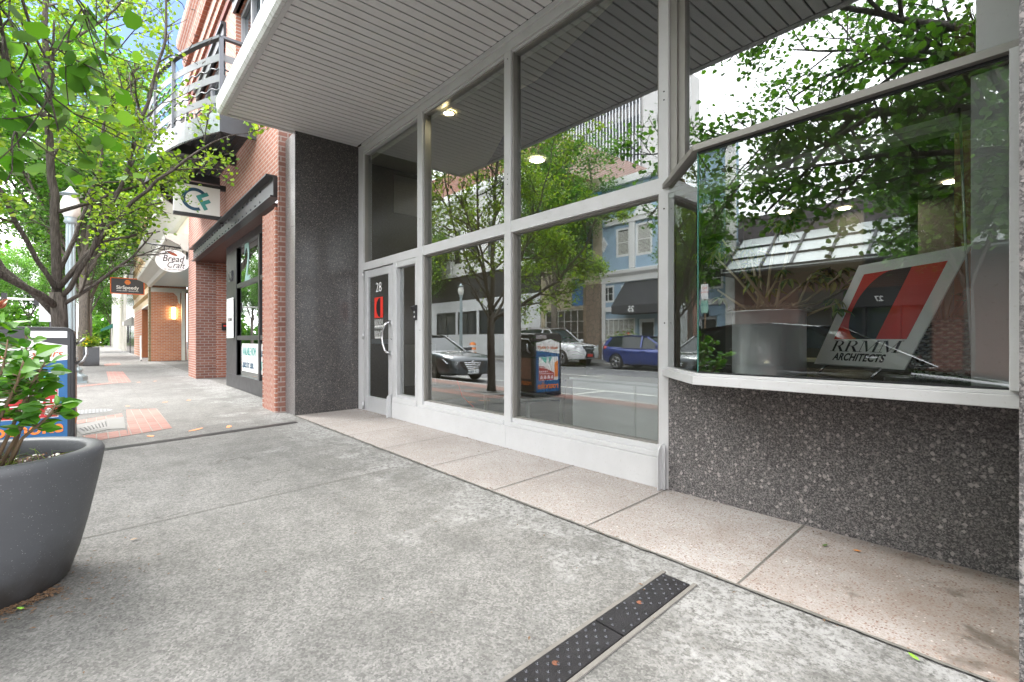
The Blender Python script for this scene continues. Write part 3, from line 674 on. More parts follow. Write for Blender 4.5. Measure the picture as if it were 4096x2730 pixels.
# inside
i_ = MB().poly([(-7.34,3.2,.03),(3,3.2,.03),(3,13,.03),(-7.34,13,.03)]); i_.build('inner_floor', M['carpet'], OB)
MB().poly([(-7.34,3.2,4.0),(-7.34,13,4.0),(3,13,4.0),(3,3.2,4.0)]).build('inner_ceiling', M['int_dark'], OB)
MB().box(-7.45,-7.33,3.2,13,0,4).build('inner_side_wall', M['olive'], OB)
MB().box(-7.4,3,13,13.1,0,4).build('inner_back_wall', M['int_wall'], OB)
MB().box(2.9,3,3.3,13,0,4).build('inner_end_wall', M['int_wall'], OB)
MB().box(.35,3,3.1,3.3,0,9).build('pier_wall', M['granite'], OB)
MB().prism([(-7.32,3.23,3.86),(-2.5,3.23,3.86),(-3.81,3.59,3.86),(-4.3,3.58,3.86),(-4.6,3.95,3.86),(-5.9,4.6,3.86),(-7.32,5.2,3.86)], (0,0,.12)).build('dropped_ceiling', M['beige'], OB)
mb = MB().box(-6.6,-4.2,7.6,7.75,.03,4); mb.box(-1.6,-1.2,6.5,6.9,.03,4); mb.box(-3.9,-3.6,8.0,8.3,.03,4); each(mb, 'partition', simple('grey_partition', (.16,.155,.14), .8), OB)
MB().box(-.60,-.50,4.6,4.75,.03,4).build('orange_column', simple('orange_timber', (.24,.10,.03), .5), OB)
mb = MB()
for k in range(14): mb.box(-7.33,-7.315,3.95,4.45,.35+k*.045,.375+k*.045)
for k in range(12): mb.box(-7.33,-7.315,3.75,4.35,3.2+k*.045,3.225+k*.045)
mb.box(-7.33,-7.32,3.90,4.50,.31,1.0); mb.box(-7.33,-7.32,3.70,4.40,3.16,3.78); mb.build('air_grille', simple('grille', (.5,.48,.4), .5), OB)
lampm = emis('downlight_glow', (1, .86, .55), 12)
spots = [(2148,640,3.99),(2960,772,3.99),(3140,850,3.99),(3377,850,3.99),(3593,812,3.99),(3805,728,3.99),(3930,637,3.99),(1795,452,3.855)]
for px, py, z in spots:
    p = onZ(px, py, z)
    if p.y > 12.8: p = onY(px, py, 12.6); p.z = z
    rl = .06 if z < 3.9 else .115
    MB().lathe([(rl,0),(.001,0)], (p.x,p.y,z-.008), 24).build('downlight', lampm, OB)
    mb = MB().lathe([(rl,-.01),(rl+.025,-.01),(rl+.025,0)], (p.x,p.y,z-.001), 24); mb.build('downlight_rim', M['white'], OB)
# roof slab
MB().box(-7.8,3,3.2,13.1,4.05,4.3).build('roof', M['alu_dark'], OB)
# ---------------------------------------------------------------- brick building next door
def child_empty(name, parent, loc=(0,0,0)):
    e = empty(name, loc); e.parent = parent; e.matrix_parent_inverse = parent.matrix_basis.inverted(); return e
BY = 2.10; BX0, BX1 = -17.4, -7.86
BB = empty('brick_building', (-12.6, 2.1, 0), 'red brick building with a curved steel balcony beside the black granite wall', 'building')
w_ = MB()
def wall_with_holes(mb, x0, x1, z0, z1, y, holes, th=.25):   # holes: (x0,x1,z0,z1), axis x wall
    xs = sorted({x0, x1, *[h[0] for h in holes], *[h[1] for h in holes]})
    for a, b in zip(xs, xs[1:]):
        hs = sorted([(h[2], h[3]) for h in holes if h[0] < (a+b)/2 < h[1]]); z = z0
        for h0, h1 in hs:
            if h0 > z: mb.box(a, b, y, y+th, z, h0)
            z = h1
        if z < z1: mb.box(a, b, y, y+th, z, z1)
wins = [(-10.9,-8.6,5.35,7.55), (-15.6,-11.9,4.9,7.55)]
wall_with_holes(w_, BX0, BX1, 3.56, 9.7, BY, wins); w_.build('wall', M['brick'], BB)
pr = MB(); pr.box(BX0, -16.0, BY-.002, BY+.12, -.05, 3.56); pr.build('end_pier', M['brick'], BB)
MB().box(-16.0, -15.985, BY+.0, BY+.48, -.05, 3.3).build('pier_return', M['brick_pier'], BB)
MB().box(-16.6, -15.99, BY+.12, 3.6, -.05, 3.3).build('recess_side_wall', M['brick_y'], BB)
MB().box(-16.0, -13.3, 3.6, 3.7, -.05, 3.3).build('recess_back_wall', M['brick'], BB)
MB().box(-16.0, -8.5, BY+.04, 4, 3.26, 3.30).build('recess_ceiling', simple('recess_ceiling', (.10,.045,.035), .5), BB)
MB().box(-8.54,-7.93,BY-.06,BY+.35,-.05,3.05).build('chevron_pier', M['chev'], BB)
mb = MB(); mb.box(-7.93,-7.86,BY-.062,BY+.3,-.05,3.07); mb.box(-8.60,-8.54,BY-.062,BY+.2,-.05,3.07); mb.box(-7.93,-7.86,BY-.01,BY+.12,3.07,8.4); each(mb, 'pier_edge', M['brick'], BB)
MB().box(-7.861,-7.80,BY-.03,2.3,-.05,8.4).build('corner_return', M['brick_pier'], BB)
# steel beam
sb = MB(); sb.box(-16.05,-8.0,BY-.055,BY+.01,3.27,3.56); sb.box(-16.05,-8.0,BY-.16,BY+.01,3.56,3.585); sb.box(-16.05,-8.0,BY-.10,BY+.05,3.25,3.275); sb.build('steel_beam', M['steel'], BB)
sb = MB()
for k in range(26):
    x = -15.9 + k * .31
    if x < -8.5:
        for z in (3.33, 3.50): sb.lathe([(.018,0),(.014,.014),(.001,.016)], (0,0,0), 8) if False else sb.tube([(x,BY-.055,z),(x,BY-.075,z)], .016, 7)
each(sb, 'rivet', M['rail'], BB)
# shop window wall
WY = 2.36
fm = simple('bronze_frame', (.05,.052,.058), .35, .4)
ff = MB(); zs = [.02,.30,1.08,1.16,2.22,2.30,3.15,3.26]
ff.box(-13.3,-8.5,WY,WY+.08,.0,.30); ff.box(-13.3,-8.5,WY,WY+.08,3.10,3.26)
ff.box(-13.3,-12.15,WY+.003,WY+.078,.30,3.10)
for x in (-12.2, -10.2, -8.6): ff.box(x-.05,x+.05,WY-.01,WY+.09,.30,3.10)
for z in (1.12, 2.26): ff.box(-12.15,-8.5,WY,WY+.08,z-.045,z+.045)
ff.build('shop_window_frame', fm, BB, bevel=.003)
for a, b in ((-12.15,-10.25),(-10.15,-8.65)):
    for z0, z1 in ((.30,1.075),(1.165,2.215),(2.305,3.10)): MB().poly([(a,WY+.04,z0),(b,WY+.04,z0),(b,WY+.04,z1),(a,WY+.04,z1)]).build('shop_window_pane', M['glass'], BB)
MB().box(-13.2,-8.4,4.4,4.5,0,3.26).build('shop_inner_wall', M['int_wall'], BB); MB().box(-13.3,-13.2,WY+.09,4.4,0,3.26).build('shop_side_wall', M['int_wall'], BB)
text('2', 1.25, (-11.35, WY+.034, 2.28), (1,0,0), (0,0,1), simple('frosted_teal', (.30,.48,.44), .7), BB, 'window_number', off=.02, sx=.8)
t_ = simple('raised_steel', (.30,.31,.32), .3, .8)
text('24', .34, (-12.72, WY-.01, 2.42), (1,0,0), (0,0,1), t_, BB, 'house_number', ext=.02)
# small plate beside the door in the recess
kp = MB().box(-15.985,-15.95,2.72,2.90,1.35,1.55); kp.build('keypad', M['black'], BB); MB().box(-15.949,-15.945,2.76,2.84,1.46,1.50).build('keypad_light', M['red'], BB)
# panel sign
e = empty('panel_sign', (-12.72, WY-.03, 1.05), 'white acrylic panel with CARDINAL lettering on the dark frame', 'sign')
MB().box(-13.08,-12.36,WY-.030,WY-.022,1.12,2.03).build('panel', M['board'], e)
text('CARDINAL', .125, (-12.72, WY-.0315, 1.50), (1,0,0), (0,0,1), M['ink'], e, sx=.9)
mb = MB(); P = []
for k in range(22):
    a0, a1 = R(50) + R(265) * k / 22, R(50) + R(265) * (k + 1) / 22
    mb.poly([(-12.72+r*.8*math.cos(a), WY-.0315, 1.74+r*math.sin(a)) for r, a in ((.095,a0),(.095,a1),(.07,a1),(.07,a0))][::-1])
mb.build('emblem', M['ink'], e)
mb = MB()
for x in (-13.04,-12.40):
    for z in (1.16,1.99): mb.tube([(x,WY-.04,z),(x,WY+.0,z)], .012, 8)
each(mb, 'standoff', M['chrome'], e)
text('SEARCH & ADVISORY', .042, (-12.72, WY-.0315, 1.44), (1,0,0), (0,0,1), M['ink'], e) if False else None
# lease banner
e = empty('lease_banner', (-11, WY+.02, .5), 'white banner reading AVAILABLE NOW in the lower shop window', 'banner')
MB().box(-11.75,-9.2,WY+.024,WY+.030,.42,1.00).build('sheet', M['board'], e)
text('AVAILABLE NOW:', .235, (-11.70, WY+.0225, .76), (1,0,0), (0,0,1), M['teal'], e, align='LEFT', off=.004, sx=.62)
text('Remodeled', .235, (-10.22, WY+.0225, .76), (1,0,0), (0,0,1), M['navy'], e, align='LEFT', off=.004, sx=.62)
text('Spaces for Lease.', .235, (-11.70, WY+.0225, .50), (1,0,0), (0,0,1), M['navy'], e, align='LEFT', off=.003, sx=.60)
text('Call/Text 5', .235, (-10.35, WY+.0225, .50), (1,0,0), (0,0,1), M['teal'], e, align='LEFT', off=.003, sx=.60)
# cornice and string courses
cn = MB()
def corn(mb, prof, x0, x1): mb.prism([(x0,y,z) for y, z in prof], (x1-x0,0,0))
corn(cn, [(BY,8.3),(BY-.06,8.3),(BY-.06,8.5),(BY-.10,8.52),(BY-.10,8.7),(BY,8.7)], BX0-.02, BX1)
corn(cn, [(BY,9.2),(BY-.10,9.2),(BY-.14,9.35),(BY-.14,9.5),(BY-.28,9.75),(BY-.30,9.95),(BY+.3,9.95),(BY+.3,9.2)], BX0-.12, BX1+.05)
each(cn, 'brick_cornice', M['brick'], BB)
corn2 = MB(); corn(corn2, [(BY,7.95),(BY-.05,7.95),(BY-.05,8.05),(BY,8.05)], BX0-.02, BX1); corn2.build('string_course', simple('dark_red_course', (.14,.035,.03), .8), BB)
def window(parent, x0, x1, z0, z1, y, sgn=-1, frm=None, cols=1, rows=2, fw=.07, pane=None, mt=.03, blinds=False):
    """window in a wall plane y, facing sgn*y; returns frame part, pane sub-part"""
    frm = frm or M['white']; f = MB(); o0, o1 = sorted((y + sgn*.03, y - sgn*.08))
    f.box(x0,x1,o0,o1,z0,z0+fw); f.box(x0,x1,o0,o1,z1-fw,z1); f.box(x0,x0+fw,o0,o1,z0+fw,z1-fw); f.box(x1-fw,x1,o0,o1,z0+fw,z1-fw)
    m0, m1 = sorted((y + sgn*.015, y - sgn*.05))
    for k in range(1, cols): x = x0+fw+(x1-x0-2*fw)*k/cols; f.box(x-mt/2,x+mt/2,m0,m1,z0+fw,z1-fw)
    for k in range(1, rows): z = z0+fw+(z1-z0-2*fw)*k/rows; f.box(x0+fw,x1-fw,m0+.002,m1-.002,z-mt/2,z+mt/2)
    w = f.build('window', frm, parent)
    MB().box(x0+fw*.5,x1-fw*.5,y-sgn*.03-.004,y-sgn*.03+.004,z0+fw*.5,z1-fw*.5).build('pane', pane or M['far_pane'], w)
    if blinds:
        b = MB()
        n = int((z1-z0-2*fw)/.07)
        for k in range(n): z = z0+fw+.035+k*.07; b.box(x0+fw,x1-fw,*sorted((y-sgn*.022,y-sgn*.010)),z-.022,z+.022)
        b.build('blind', M['blind'], w)
    return w
M['blind'] = simple('window_blind', (.62,.62,.56), .7, var=.04)
t = NT('window_pane_dark'); t.col((.035,.045,.05)).rough(.06).set(Specular_IOR_Level=.9); t.bump(t.noise(1.5,2), .12, .02); M['far_pane'] = t.m
for (a, b, c, d) in wins: window(BB, a, b, c, d, BY+.12, -1, simple('bronze_window', (.30,.31,.33), .4, .3), 3, 2, .10, None, .08)
f = MB()
for (a, b, c, d) in wins: f.box(a-.06,b+.06,BY-.05,BY+.05,d,d+.22); f.box(a-.06,b+.06,BY-.10,BY+.03,d+.22,d+.28)
each(f, 'window_head', M['steel'], BB, 2)
# ---- curved balcony
bal = child_empty('balcony', BB, (-12.2, 2, 4.6))
RB, CXB = 6.35, -12.25; CYB = .80 + RB
def arc(off, k, n=28, x0=-15.35, x1=-9.26):
    x = x0 + (x1 - x0) * k / n; r = RB + off; return x, CYB - math.sqrt(r*r - (x - CXB)**2)
pts0 = [arc(0, k) for k in range(29)]; pts1 = [arc(-.05, k) for k in range(29)]
def band(mb, z0, z1, off0=0., off1=-.04):
    for k in range(28):
        a, b, c, d = arc(off0,k), arc(off0,k+1), arc(off1,k+1), arc(off1,k)
        mb.prism([(*a,z0),(*b,z0),(*c,z0),(*d,z0)], (0,0,z1-z0))
mb = MB(); band(mb, 4.52, 4.86); mb.build('edge_plate', M['galv'], bal)
mb = MB(); mb.box(-9.30,-9.255,arc(0,28)[1]-.0,BY,4.52,4.86); mb.box(-15.37,-15.33,arc(0,0)[1],BY,4.52,4.86)
for x in (-10.9,-12.6,-14.2): mb.box(x-.07,x+.07,CYB-math.sqrt(RB*RB-(x-CXB)**2)+.05,BY,4.53,4.70)
each(mb, 'side_beam', M['steel'], bal)
mb = MB()
for k in range(74):
    x = -15.3 + k * .082; y = CYB - math.sqrt(RB*RB-(x-CXB)**2) + .05
    mb.box(x-.022, x+.022, y, BY, 4.74, 4.78)
for k in range(8):
    y = .95 + k * .14
    xx = math.sqrt(max(0, RB*RB - (CYB - y)**2)); mb.box(max(CXB-xx+.05,-15.3), min(CXB+xx-.05,-9.3), y-.03, y+.03, 4.71, 4.739)
mb.build('deck_grating', M['steel'], bal)
def rail(parent):
    zt = 6.06
    mb = MB()
    for k in (0, 7, 13, 17.5, 22, 28):
        x, y = arc(-.02, k); mb.box(x-.035,x+.035,y-.03,y+.03,4.86,zt)
    mb.box(-9.30,-9.25,BY-.05,BY,4.86,zt); each(mb, 'railing_post', M['rail'], parent)
    mb = MB(); P = [(*arc(-.02,k),zt+.02) for k in range(29)]
    for a, b in zip(P, P[1:]): mb.bar(a, b, .08, .045)
    mb.bar(P[-1], (-9.28,BY,zt+.02), .08, .045); mb.build('top_rail', M['rail'], parent)
    mesh_ = MB(); wav = MB()
    for z in (5.02, 5.36, 5.70):
        for k in range(28):
            a, b = arc(-.015,k), arc(-.015,k+1); 
            mesh_.prism([(*a,z),(*b,z),(b[0],b[1]+.012,z),(a[0],a[1]+.012,z)], (0,0,.12))
        mesh_.box(-9.285,-9.272,arc(0,28)[1],BY,z,z+.12)
    for z in (4.95, 5.24, 5.58):
        n = 150; P = []
        for i in range(n + 1):
            x, y = arc(-.015, 28*i/n); P.append((x, y, z + .022*math.sin(i*1.05)))
        wav.tube(P, .013, 5)
        wav.tube([(-9.28, arc(0,28)[1]+.55*i/20, z+.022*math.sin(i*1.05)) for i in range(21)], .013, 5)
    mesh_.build('mesh_band', M['mesh'], parent); each(wav, 'wavy_rail', M['rail'], parent)
t = NT('perforated_band'); t.t.nodes.remove(t.b); v = t.vor(55, out='Distance', rnd=0)
a_, b_, mm_ = t.n('BsdfPrincipled'), t.n('BsdfTransparent'), t.n('MixShader')
a_.inputs['Base Color'].default_value = (.24,.255,.27,1); a_.inputs['Roughness'].default_value = .4
t.l(t.math('LESS_THAN', v, .32), mm_.inputs[0]); t.l(a_.outputs[0], mm_.inputs[1]); t.l(b_.outputs[0], mm_.inputs[2]); t.l(mm_.outputs[0], t.o.inputs[0]); M['mesh'] = t.m
rail(bal)
# bistro chair on the balcony: dark metal
e = empty('balcony_chair', (-11.3, 1.5, 4.8), 'small dark metal chair standing on the curved balcony', 'chair')
mb = MB()
for dx in (0, .36):
    for dy in (0, .34): mb.tube([(-11.5+dx,1.35+dy,4.79),(-11.5+dx,1.35+dy,5.22 if dx else 5.62)], .012, 5)
mb.build('frame', M['black'], e); MB().box(-11.53,-11.1,1.33,1.71,5.21,5.24).build('seat', M['black'], e)
mb = MB()
for k in range(5): mb.box(-11.51,-11.495,1.35+k*.075,1.39+k*.075,5.28,5.60)
mb.build('backrest', M['black'], e)
# floodlight under the balcony end
e = empty('floodlight', onT(597, 735, 11.5), 'black round floodlight hanging from the far end of the balcony', 'lamp')
c = onT(597, 735, 11.5); e.location = c; e.matrix_basis = Matrix.Translation(c)
MB().tube([c+Vector((.05,0,.16)),c+Vector((.02,0,.05)),c,c+Vector((-.06,0,-.10)),c+Vector((-.07,0,-.12))], [.05,.075,.10,.09,.02], 12).build('housing', M['black'], e)
MB().tube([c+Vector((.03,.0,.14)),c+Vector((.0,.12,.30)),(c.x, c.y+.3, 4.6)], .014, 6).build('arm', M['black'], e)

# ---- CF sign
def blade_sign(name, label, x, y0, y1, z0, z1, face, edge, bars=True):
    e = empty(name, (x, y1, (z0+z1)/2), label, 'sign')
    MB().box(x-.06,x+.03,y0,y1,z0,z1).build('panel', face, e)
    if bars:
        mb = MB(); mb.box(x-.065,x+.035,y0-.005,y1+.005,z1,z1+.055); mb.build('top_bar', edge, e)
        mb = MB(); mb.box(x-.065,x+.035,y0-.005,y1+.005,z0-.065,z0); mb.build('bottom_bar', edge, e)
        mb = MB(); mb.box(x-.05,x+.02,y1,y1+.14,z1-.02,z1+.09); mb.build('bracket', edge, e); mb = MB(); mb.box(x-.05,x+.02,y1,y1+.14,z0-.14,z0+.02); mb.build('bracket', edge, e)
    return e
sx0, sy0, sy1, sz0, sz1 = -11.9, 1.18, 1.99, 3.68, 4.26
e = blade_sign('projecting_sign', 'white square blade sign with navy C and teal F under the balcony', sx0, sy0, sy1, sz0, sz1, M['board'], M['black'])
X_ = sx0 + .0315; cy, cz = (sy0+sy1)/2 - .02, (sz0+sz1)/2; mb = MB(); N = 28
for k in range(N):
    a0, a1 = R(42) + R(252)*k/N, R(42) + R(252)*(k+1)/N
    mb.poly([(X_, cy-.02+r*math.cos(a), cz+r*math.sin(a)) for r, a in ((.235,a0),(.235,a1),(.17,a1),(.17,a0))][::-1])
mb.build('letter_c', M['navy'], e)
mb = MB(); rot = R(28)
def fr_(u, v): return (X_, cy+.115+u*math.cos(rot)-v*math.sin(rot), cz-.03+u*math.sin(rot)+v*math.cos(rot))
for q in ([(-.06,-.17),(.015,-.17),(.015,.15),(-.06,.15)],[(.015,.075),(.165,.075),(.165,.15),(.015,.15)],[(.015,-.065),(.13,-.065),(.13,.01),(.015,.01)]): mb.poly([fr_(*p) for p in q])
mb.build('letter_f', M['teal'], e)
# ---- bakery sign on scroll bracket
e = empty('bakery_sign', (-17.6, 2.1, 3.4), 'round white Bread Craft bakery sign hanging from a twisted iron bracket', 'sign')
c = Vector((-17.6, 1.73, 3.42)); P = [(c.x, c.y+.42*math.cos(a), c.z+.33*math.sin(a)) for a in [2*math.pi*k/40 for k in range(40)]]
MB().prism([(c.x-.02,p[1],p[2]) for p in P], (.04,0,0)).build('disc', M['board'], e)
TX = c.x + .0225
text('Bread', .27, (TX, c.y, c.z-.02), (0,1,0), (0,0,1), M['ink'], e, shear=.25, off=.002, sx=.82); text('Craft', .25, (TX, c.y+.06, c.z-.20), (0,1,0), (0,0,1), M['ink'], e, shear=.3, off=.001, sx=.85)
text('AN ARTISAN BAKERY', .055, (TX, c.y+.05, c.z-.27), (0,1,0), (0,0,1), M['ink'], e)
mb = MB()
for k in range(12):
    a = 2*math.pi*k/12
mb.poly([(TX, c.y-.02+.13*math.cos(a), c.z+.22+.045*math.sin(a)-.05*math.cos(a)) for a in [2*math.pi*k/16 for k in range(16)]]); mb.build('loaf', simple('loaf_red', (.32,.07,.03), .6), e)
mb = MB(); mb.tube([(c.x,1.05,3.88),(c.x,2.1,3.82)], .022, 8)
for yy in (1.28, 1.7): mb.tube([(c.x, yy+.10*math.cos(a)*(1-k/20), 3.76+.09*math.sin(a)*(1-k/20)) for k, a in [(k, k*.55) for k in range(16)]], .007, 5)
mb.box(c.x-.03,c.x+.03,2.06,2.1,3.5,3.95); mb.build('bracket', M['black'], e)
mb = MB()
for yy in (1.52, 1.98): mb.box(c.x-.008,c.x+.008,yy-.012,yy+.012,3.66,3.85)
each(mb, 'hanger', M['black'], e)
# ---- bakery building
SB = empty('bakery_building', (-24, 2.1, 0), 'cream shopfront with stone cornices and a deep red brick entrance recess', 'building')
MB().box(-30.5,-17.42,BY,BY+.3,4.0,4.95).build('frieze', M['cream'], SB)
grey = brickmat('grey_brick', (.34,.32,.34), (.42,.39,.40), (.5,.48,.46))
up = MB(); w2 = [(-20.6+ -k*2.5 -1.3, -20.6-k*2.5, 5.6, 8.2) for k in range(4)] + [(-19.6,-18.2,5.6,8.2)]
wall_with_holes(up, -30.5, -17.42, 4.95, 9.4, BY, w2); up.build('upper_wall', grey, SB)
for (a,b,c_1,d_1) in w2: window(SB, a, b, c_1, d_1, BY+.1, -1, M['white'], 2, 2, .10)
mb = MB(); corn(mb, [(BY,3.72),(BY-.12,3.75),(BY-.2,3.88),(BY-.42,4.0),(BY-.55,4.05),(BY-.58,4.18),(BY,4.25)], -30.5, -17.44); mb.build('lower_cornice', M['trim'], SB)
mb = MB(); corn(mb, [(BY,4.80),(BY-.12,4.84),(BY-.25,4.98),(BY-.45,5.15),(BY-.6,5.22),(BY-.62,5.38),(BY,5.48)], -30.5, -17.44); mb.build('upper_cornice', M['trim'], SB)
text('RANCH', .75, (-21.6, BY-.03, 4.27), (1,0,0), (0,0,1), simple('wood_letters', (.22,.17,.11), .7), SB, 'frieze_lettering', ext=.04) if False else None
mb = MB()
for k in range(7): mb.box(-24.5+k*.62,-24.2+k*.62,BY-.05,BY-.005,4.30,4.75)
each(mb, 'frieze_letter', simple('wood_letters', (.20,.17,.12), .7), SB)
MB().box(-30.6,-30.5,BY,3.6,-.05,3.9).build('recess_side_wall', M['orange_brick'], SB)
MB().box(-30.5,-17.42,3.62,3.75,-.05,3.9).build('recess_back_wall', M['cream'], SB)
MB().box(-30.5,-17.42,BY,3.7,3.82,3.9).build('recess_ceiling', simple('pale_blue_ceiling', (.40,.50,.56), .6), SB)
mb = MB(); mb.box(-30.5,-30.42,BY-.02,3.62,3.5,3.72); mb.prism([(-30.42,3.0,3.5),(-30.42,3.3,3.5),(-30.42,3.3,2.9),(-30.42,3.22,3.0),(-30.42,3.18,3.3)], (.06,0,0)); each(mb, 'recess_trim', M['trim'], SB)
mb = MB(); mb.box(-30.42,-30.2,3.35,3.5,0,3.6); mb.box(-26,-25.8,3.5,3.65,0,3.6); each(mb, 'door_frame', M['trim'], SB)
MB().box(-30.0,-26.2,3.56,3.60,.6,3.2).build('shop_window', M['far_pane'], SB)
e = empty('wall_sconce', (-30.4, 3.05, 2.4), 'lit amber wall lamp on the orange brick of the bakery recess', 'wall lamp')
MB().box(-30.46,-30.34,2.96,3.10,2.15,2.75).build('shade', emis('amber_glass', (1,.75,.38), 3), e); mb = MB(); mb.box(-30.47,-30.33,2.95,3.11,2.75,2.79); mb.build('cap', M['black'], e); mb = MB(); mb.box(-30.47,-30.33,2.95,3.11,2.11,2.15); mb.build('base', M['black'], e)
# ---- yellow brick building
YB = empty('yellow_brick_building', (-38, 2.1, 0), 'yellow brick building with protruding brick pattern and a wooden gothic door', 'building')
MB().box(-45,-30.62,BY,BY+.3,3.0,9.5).build('wall', M['yellow_brick'], YB)
mb = MB()
for i in range(34):
    for j in range(15):
        x = -44.7 + i*.42; z = 3.3 + j*.41 + (.2 if i % 2 else 0)
        if (i + j) % 2 == 0: mb.box(x, x+.10, BY-.09, BY-.001, z, z+.22)
mb.build('projecting_bricks', simple('ochre_brick', (.34,.25,.13), .85, var=.3), YB, kind='stuff')  # projecting bricks in a browner tone than the wall
mb = MB(); mb.box(-31.0,-30.56,BY-.10,BY-.0,-.05,9.55); mb.build('corner_pier', brickmat('brown_corner', (.20,.15,.07), (.30,.23,.12), (.3,.27,.2), 'y', .2,.08), YB)
mb = MB(); mb.box(-45,-37.3,BY-.002,BY+.3,-.05,3.0); mb.build('lower_wall', M['orange_brick'], YB)
MB().box(-37.3,-31,BY+.9,BY+1.0,-.05,3.0).build('door_recess', simple('orange_wood', (.42,.13,.035), .45, var=.3), YB)
wood = simple('door_wood', (.30,.11,.04), .5, var=.35)
dr = MB(); dr.box(-37.3,-37.0,BY+.0,BY+.9,0,2.9); dr.box(-34.5,-34.2,BY+.3,BY+.9,0,2.4); dr.bar((-37,BY+.6,2.2),(-35.6,BY+.6,2.9), .2,.16); dr.bar((-35.6,BY+.6,2.9),(-34.2,BY+.6,2.2), .2,.16); dr.box(-37,-34.2,BY+.62,BY+.7,2.05,2.2)
each(dr, 'door_frame', wood, YB)
MB().box(-37.3,-31,BY+.0,BY+.9,2.92,3.0).build('recess_ceiling', M['trim'], YB)
# leaning A board
e = empty('menu_board', (-31.2, 1.9, 0), 'white framed folding menu board by the wooden door', 'sign')
mb = MB(); mb.bar((-31.6,1.75,-.0),(-31.9,1.75,1.25),.5,.05,(0,1,0)) ; mb.build('frame', M['white'], e); MB().bar((-31.565,1.75,.15),(-31.83,1.75,1.12),.38,.02,(0,1,0)).build('poster', M['cream'], e)
e.matrix_basis = Matrix.Translation((-31.2,1.9,0))
# ---- SirSpeedy sign
e = blade_sign('print_shop_sign', 'dark SirSpeedy blade sign with an orange border and flame ball', -32.7, .58, 1.92, 3.52, 4.28, simple('charcoal_panel', (.055,.055,.06), .5), M['orange'], False)
mb = MB(); X_ = -32.70+.03; mb.box(X_-.095,X_+.01,.54,.58,3.48,4.32); mb.box(X_-.095,X_+.01,1.92,1.96,3.48,4.32); mb.box(X_-.095,X_+.01,.58,1.92,4.28,4.32); mb.box(X_-.095,X_+.01,.58,1.92,3.48,3.52); mb.build('border', simple('orange_border', (.80,.14,.03), .5), e)
mb = MB(); mb.box(-32.73,-32.69,1.96,BY,4.2,4.26); mb.build('bracket', M['black'], e)
text('SirSpeedy', .25, (X_+.002, 1.25, 3.74), (0,1,0), (0,0,1), M['board'], e, off=.005, sx=.95)
text('SIGNS  PRINT  MARKETING', .075, (X_+.002, 1.25, 3.62), (0,1,0), (0,0,1), M['board'], e, off=.001)
mb = MB(); rr = .13
for k, (z0, z1) in enumerate(((-.12,-.05),(-.04,.03),(.04,.12))):
    mb.poly([(X_+.002, 1.25+s_*math.sqrt(rr*rr-z*z), 4.10+z) for s_, z in ((-1,z0),(-1,z1),(1,z1),(1,z0))])
mb.build('emblem', M['orange'], e)
# ---- vertical letter sign
e = empty('letter_sign', (-43.5, 1.2, 7), 'tall white sign of separate black letter tiles high on the dark stone front', 'sign')
for k, ch in enumerate(('R', 'T', 'A')):
    zc = 7.75 - k * .82
    MB().box(-43.56,-43.5,.72,1.42,zc-.36,zc+.36).build('tile', M['board'], e)
    text(ch, .72, (-43.49, 1.07, zc-.26), (0,1,0), (0,0,1), M['ink'], e, 'letter', off=.01)
mb = MB().tube([(-43.53,1.3,8.2),(-43.53,2.1,8.2)], .04, 6); mb.build('rod', M['black'], e); mb = MB().tube([(-43.53,1.3,5.7),(-43.53,2.1,5.7)], .04, 6); mb.build('rod', M['black'], e)
# ---- dark stone, pale stone buildings
e = empty('dark_stone_building', (-51, 2.1, 0), 'black polished stone shopfront between the yellow brick and the pale building', 'building')
wl = MB(); wall_with_holes(wl, -58, -45.05, -.05, 8.6, BY+.02, [(-52,-50.4,0,2.3),(-56.5,-53,.8,2.6),(-56,-47,5,7)]); wl.build('wall', M['granite_dark'], e)
window(e, -56.5,-53,.8,2.6,BY+.15,-1,M['steel'],2,1); window(e,-56,-47,5,7,BY+.15,-1,M['trim'],5,1); MB().box(-52,-50.4,BY+.3,BY+.36,0,2.3).build('door', M['black'], e)
MB().prism([(-50.2,BY,2.2),(-50.2,BY-.5,2.2),(-50.2,BY-.5,2.5),(-50.2,BY,2.9)], (1.8,0,0)).build('awning', M['board'], e)
e = empty('pale_stone_building', (-80, 2.1, 0), 'long pale stone building with narrow pilasters at the far end of the row', 'building')
wl = MB(); hs = [(-110+k*3.2, -108.6+k*3.2, .9, 3.6) for k in range(16)] + [(-110+k*3.2, -108.6+k*3.2, 4.8, 8) for k in range(16)]
wall_with_holes(wl, -112, -58.05, -.05, 9.5, BY+.04, hs); wl.build('wall', simple('pale_limestone', (.60,.57,.50), .8), e)
for h in hs: MB().box(h[0],h[1],BY+.2,BY+.26,h[2],h[3]).build('window', M['far_pane'], e)
pl_ = MB()
for k in range(17): pl_.box(-111.6+k*3.2,-111.0+k*3.2,BY-.12,BY+.035,-.05,9.4)
each(pl_, 'pilaster', M['trim'], e)
MB().prism([(-104,BY-.1,3.0),(-104,BY-1.6,2.4),(-104,BY-1.6,2.7),(-104,BY-.1,3.7)], (3.5,0,0)).build('awning', simple('green_canvas', (.02,.12,.09), .8), e)
